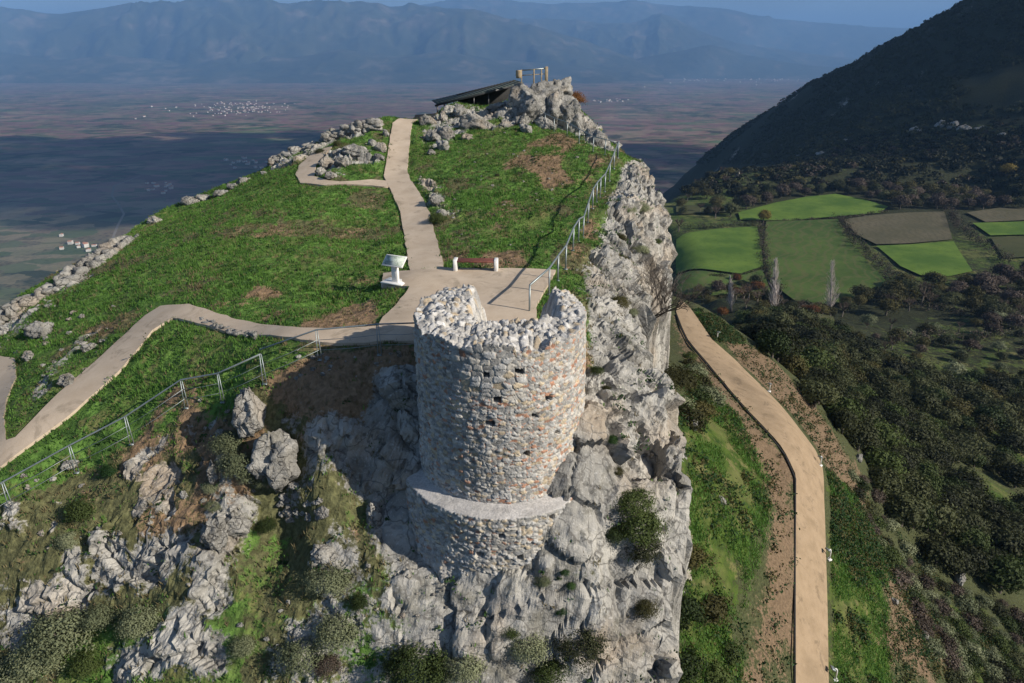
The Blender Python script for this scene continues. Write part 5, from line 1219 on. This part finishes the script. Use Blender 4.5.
rp = np.array(rp); dn = np.array([(-(b-a)[1], (b-a)[0])/np.linalg.norm(b-a) for a, b in zip(rp, rp[1:])]); dn = np.vstack([dn, dn[-1:]])
V = np.vstack([np.c_[rp+dn*4, np.full(len(rp), PLAIN+.35)], np.c_[rp-dn*4, np.full(len(rp), PLAIN+.35)]]); n = len(rp)
struct('road', mesh_np('road', V, np.array([(i, i+1, n+i+1, n+i) for i in range(n-1)])), M['rough_road'])

# ------------------------------------------------------------------ the air and the out-of-view clouds that shade the plain and the mountain
def haze():
    me = bpy.data.meshes.new('haze')
    b = MB().box((0, 0, (PLAIN-4+1950)/2), (92000, 92000, 1950-(PLAIN-4)))
    me = b.mesh('haze')
    m = bpy.data.materials.new('haze_air'); m.use_nodes = True; nt = m.node_tree; nt.nodes.clear()
    out = nt.nodes.new('ShaderNodeOutputMaterial'); pv = nt.nodes.new('ShaderNodeVolumePrincipled')
    pv.inputs['Color'].default_value = (.26, .52, 1.0, 1); pv.inputs['Density'].default_value = HAZE
    pv.inputs['Anisotropy'].default_value = 0.0
    nt.links.new(pv.outputs[0], out.inputs['Volume'])
    o = link('haze', me, m); o['kind'] = 'stuff'; o['label'] = 'blue haze over the plain'

def cloud(label, cx, cy, gz_, cz, rx, ry, seed, n=90, gap=-9):
    r = random.Random(seed); k0 = (cz-gz_)/to_sun.z; cx, cy = cx+to_sun.x*k0, cy+to_sun.y*k0     # it shades the land round (cx, cy)
    u = np.linspace(0, 2*math.pi, 19)[:-1]; w = np.linspace(0, math.pi, 10)
    U, W = np.meshgrid(u, w); S = np.stack([np.sin(W)*np.cos(U), np.sin(W)*np.sin(U), np.cos(W)], -1).reshape(-1, 3); F = grid_faces(10, 18, True)
    V = []; FF = []
    for i in range(n):
        a = r.random()*2*math.pi; q = math.sqrt(r.random())
        c = np.array((cx+rx*q*math.cos(a), cy+ry*q*math.sin(a), cz+r.uniform(-40, 90)))
        if fbm(c[0]*.0011, c[1]*.0011, 0, 3, seed) < gap: continue
        k = (1.15-.6*q)*r.uniform(.55, 1.3)*min(rx, ry)*.19
        P = S*np.array((k*1.25, k, min(k*.5, 190)))
        P = P*(1+.28*fbm(P[:, 0]/k*1.6+i*7, P[:, 1]/k*1.6, P[:, 2]/k*1.6, 4, seed+i))[:, None]
        P[:, 2] = np.maximum(P[:, 2], -60); V.append(P+c); FF.append(F+(len(V)-1)*len(S))
    m, nt, b_ = nmat('cloud_white', 1, 0); b_.inputs['Base Color'].default_value = (.85, .85, .85, 1); tr = nt.nodes.new('ShaderNodeBsdfTransparent'); mx = nt.nodes.new('ShaderNodeMixShader'); mx.inputs[0].default_value = .54; nt.links.new(b_.outputs[0], mx.inputs[1]); nt.links.new(tr.outputs[0], mx.inputs[2]); nt.links.new(mx.outputs[0], nt.nodes['Material Output'].inputs['Surface'])
    o = link('cloud', smooth(mesh_np('cloud', np.vstack(V), np.vstack(FF))), m); o['kind'] = 'structure'; o['label'] = label
cloud('broad white cloud high over the plain', -1360, 3830, PLAIN, 2160, 2750, 1500, 5, 260, -.32)
cloud('unseen white cloud added to shade the mountain', 770, 1340, 0, 2140, 960, 770, 9, 90)  # extra cloud out of view, added to darken the mountain
HAZE = 6.8e-5
haze()
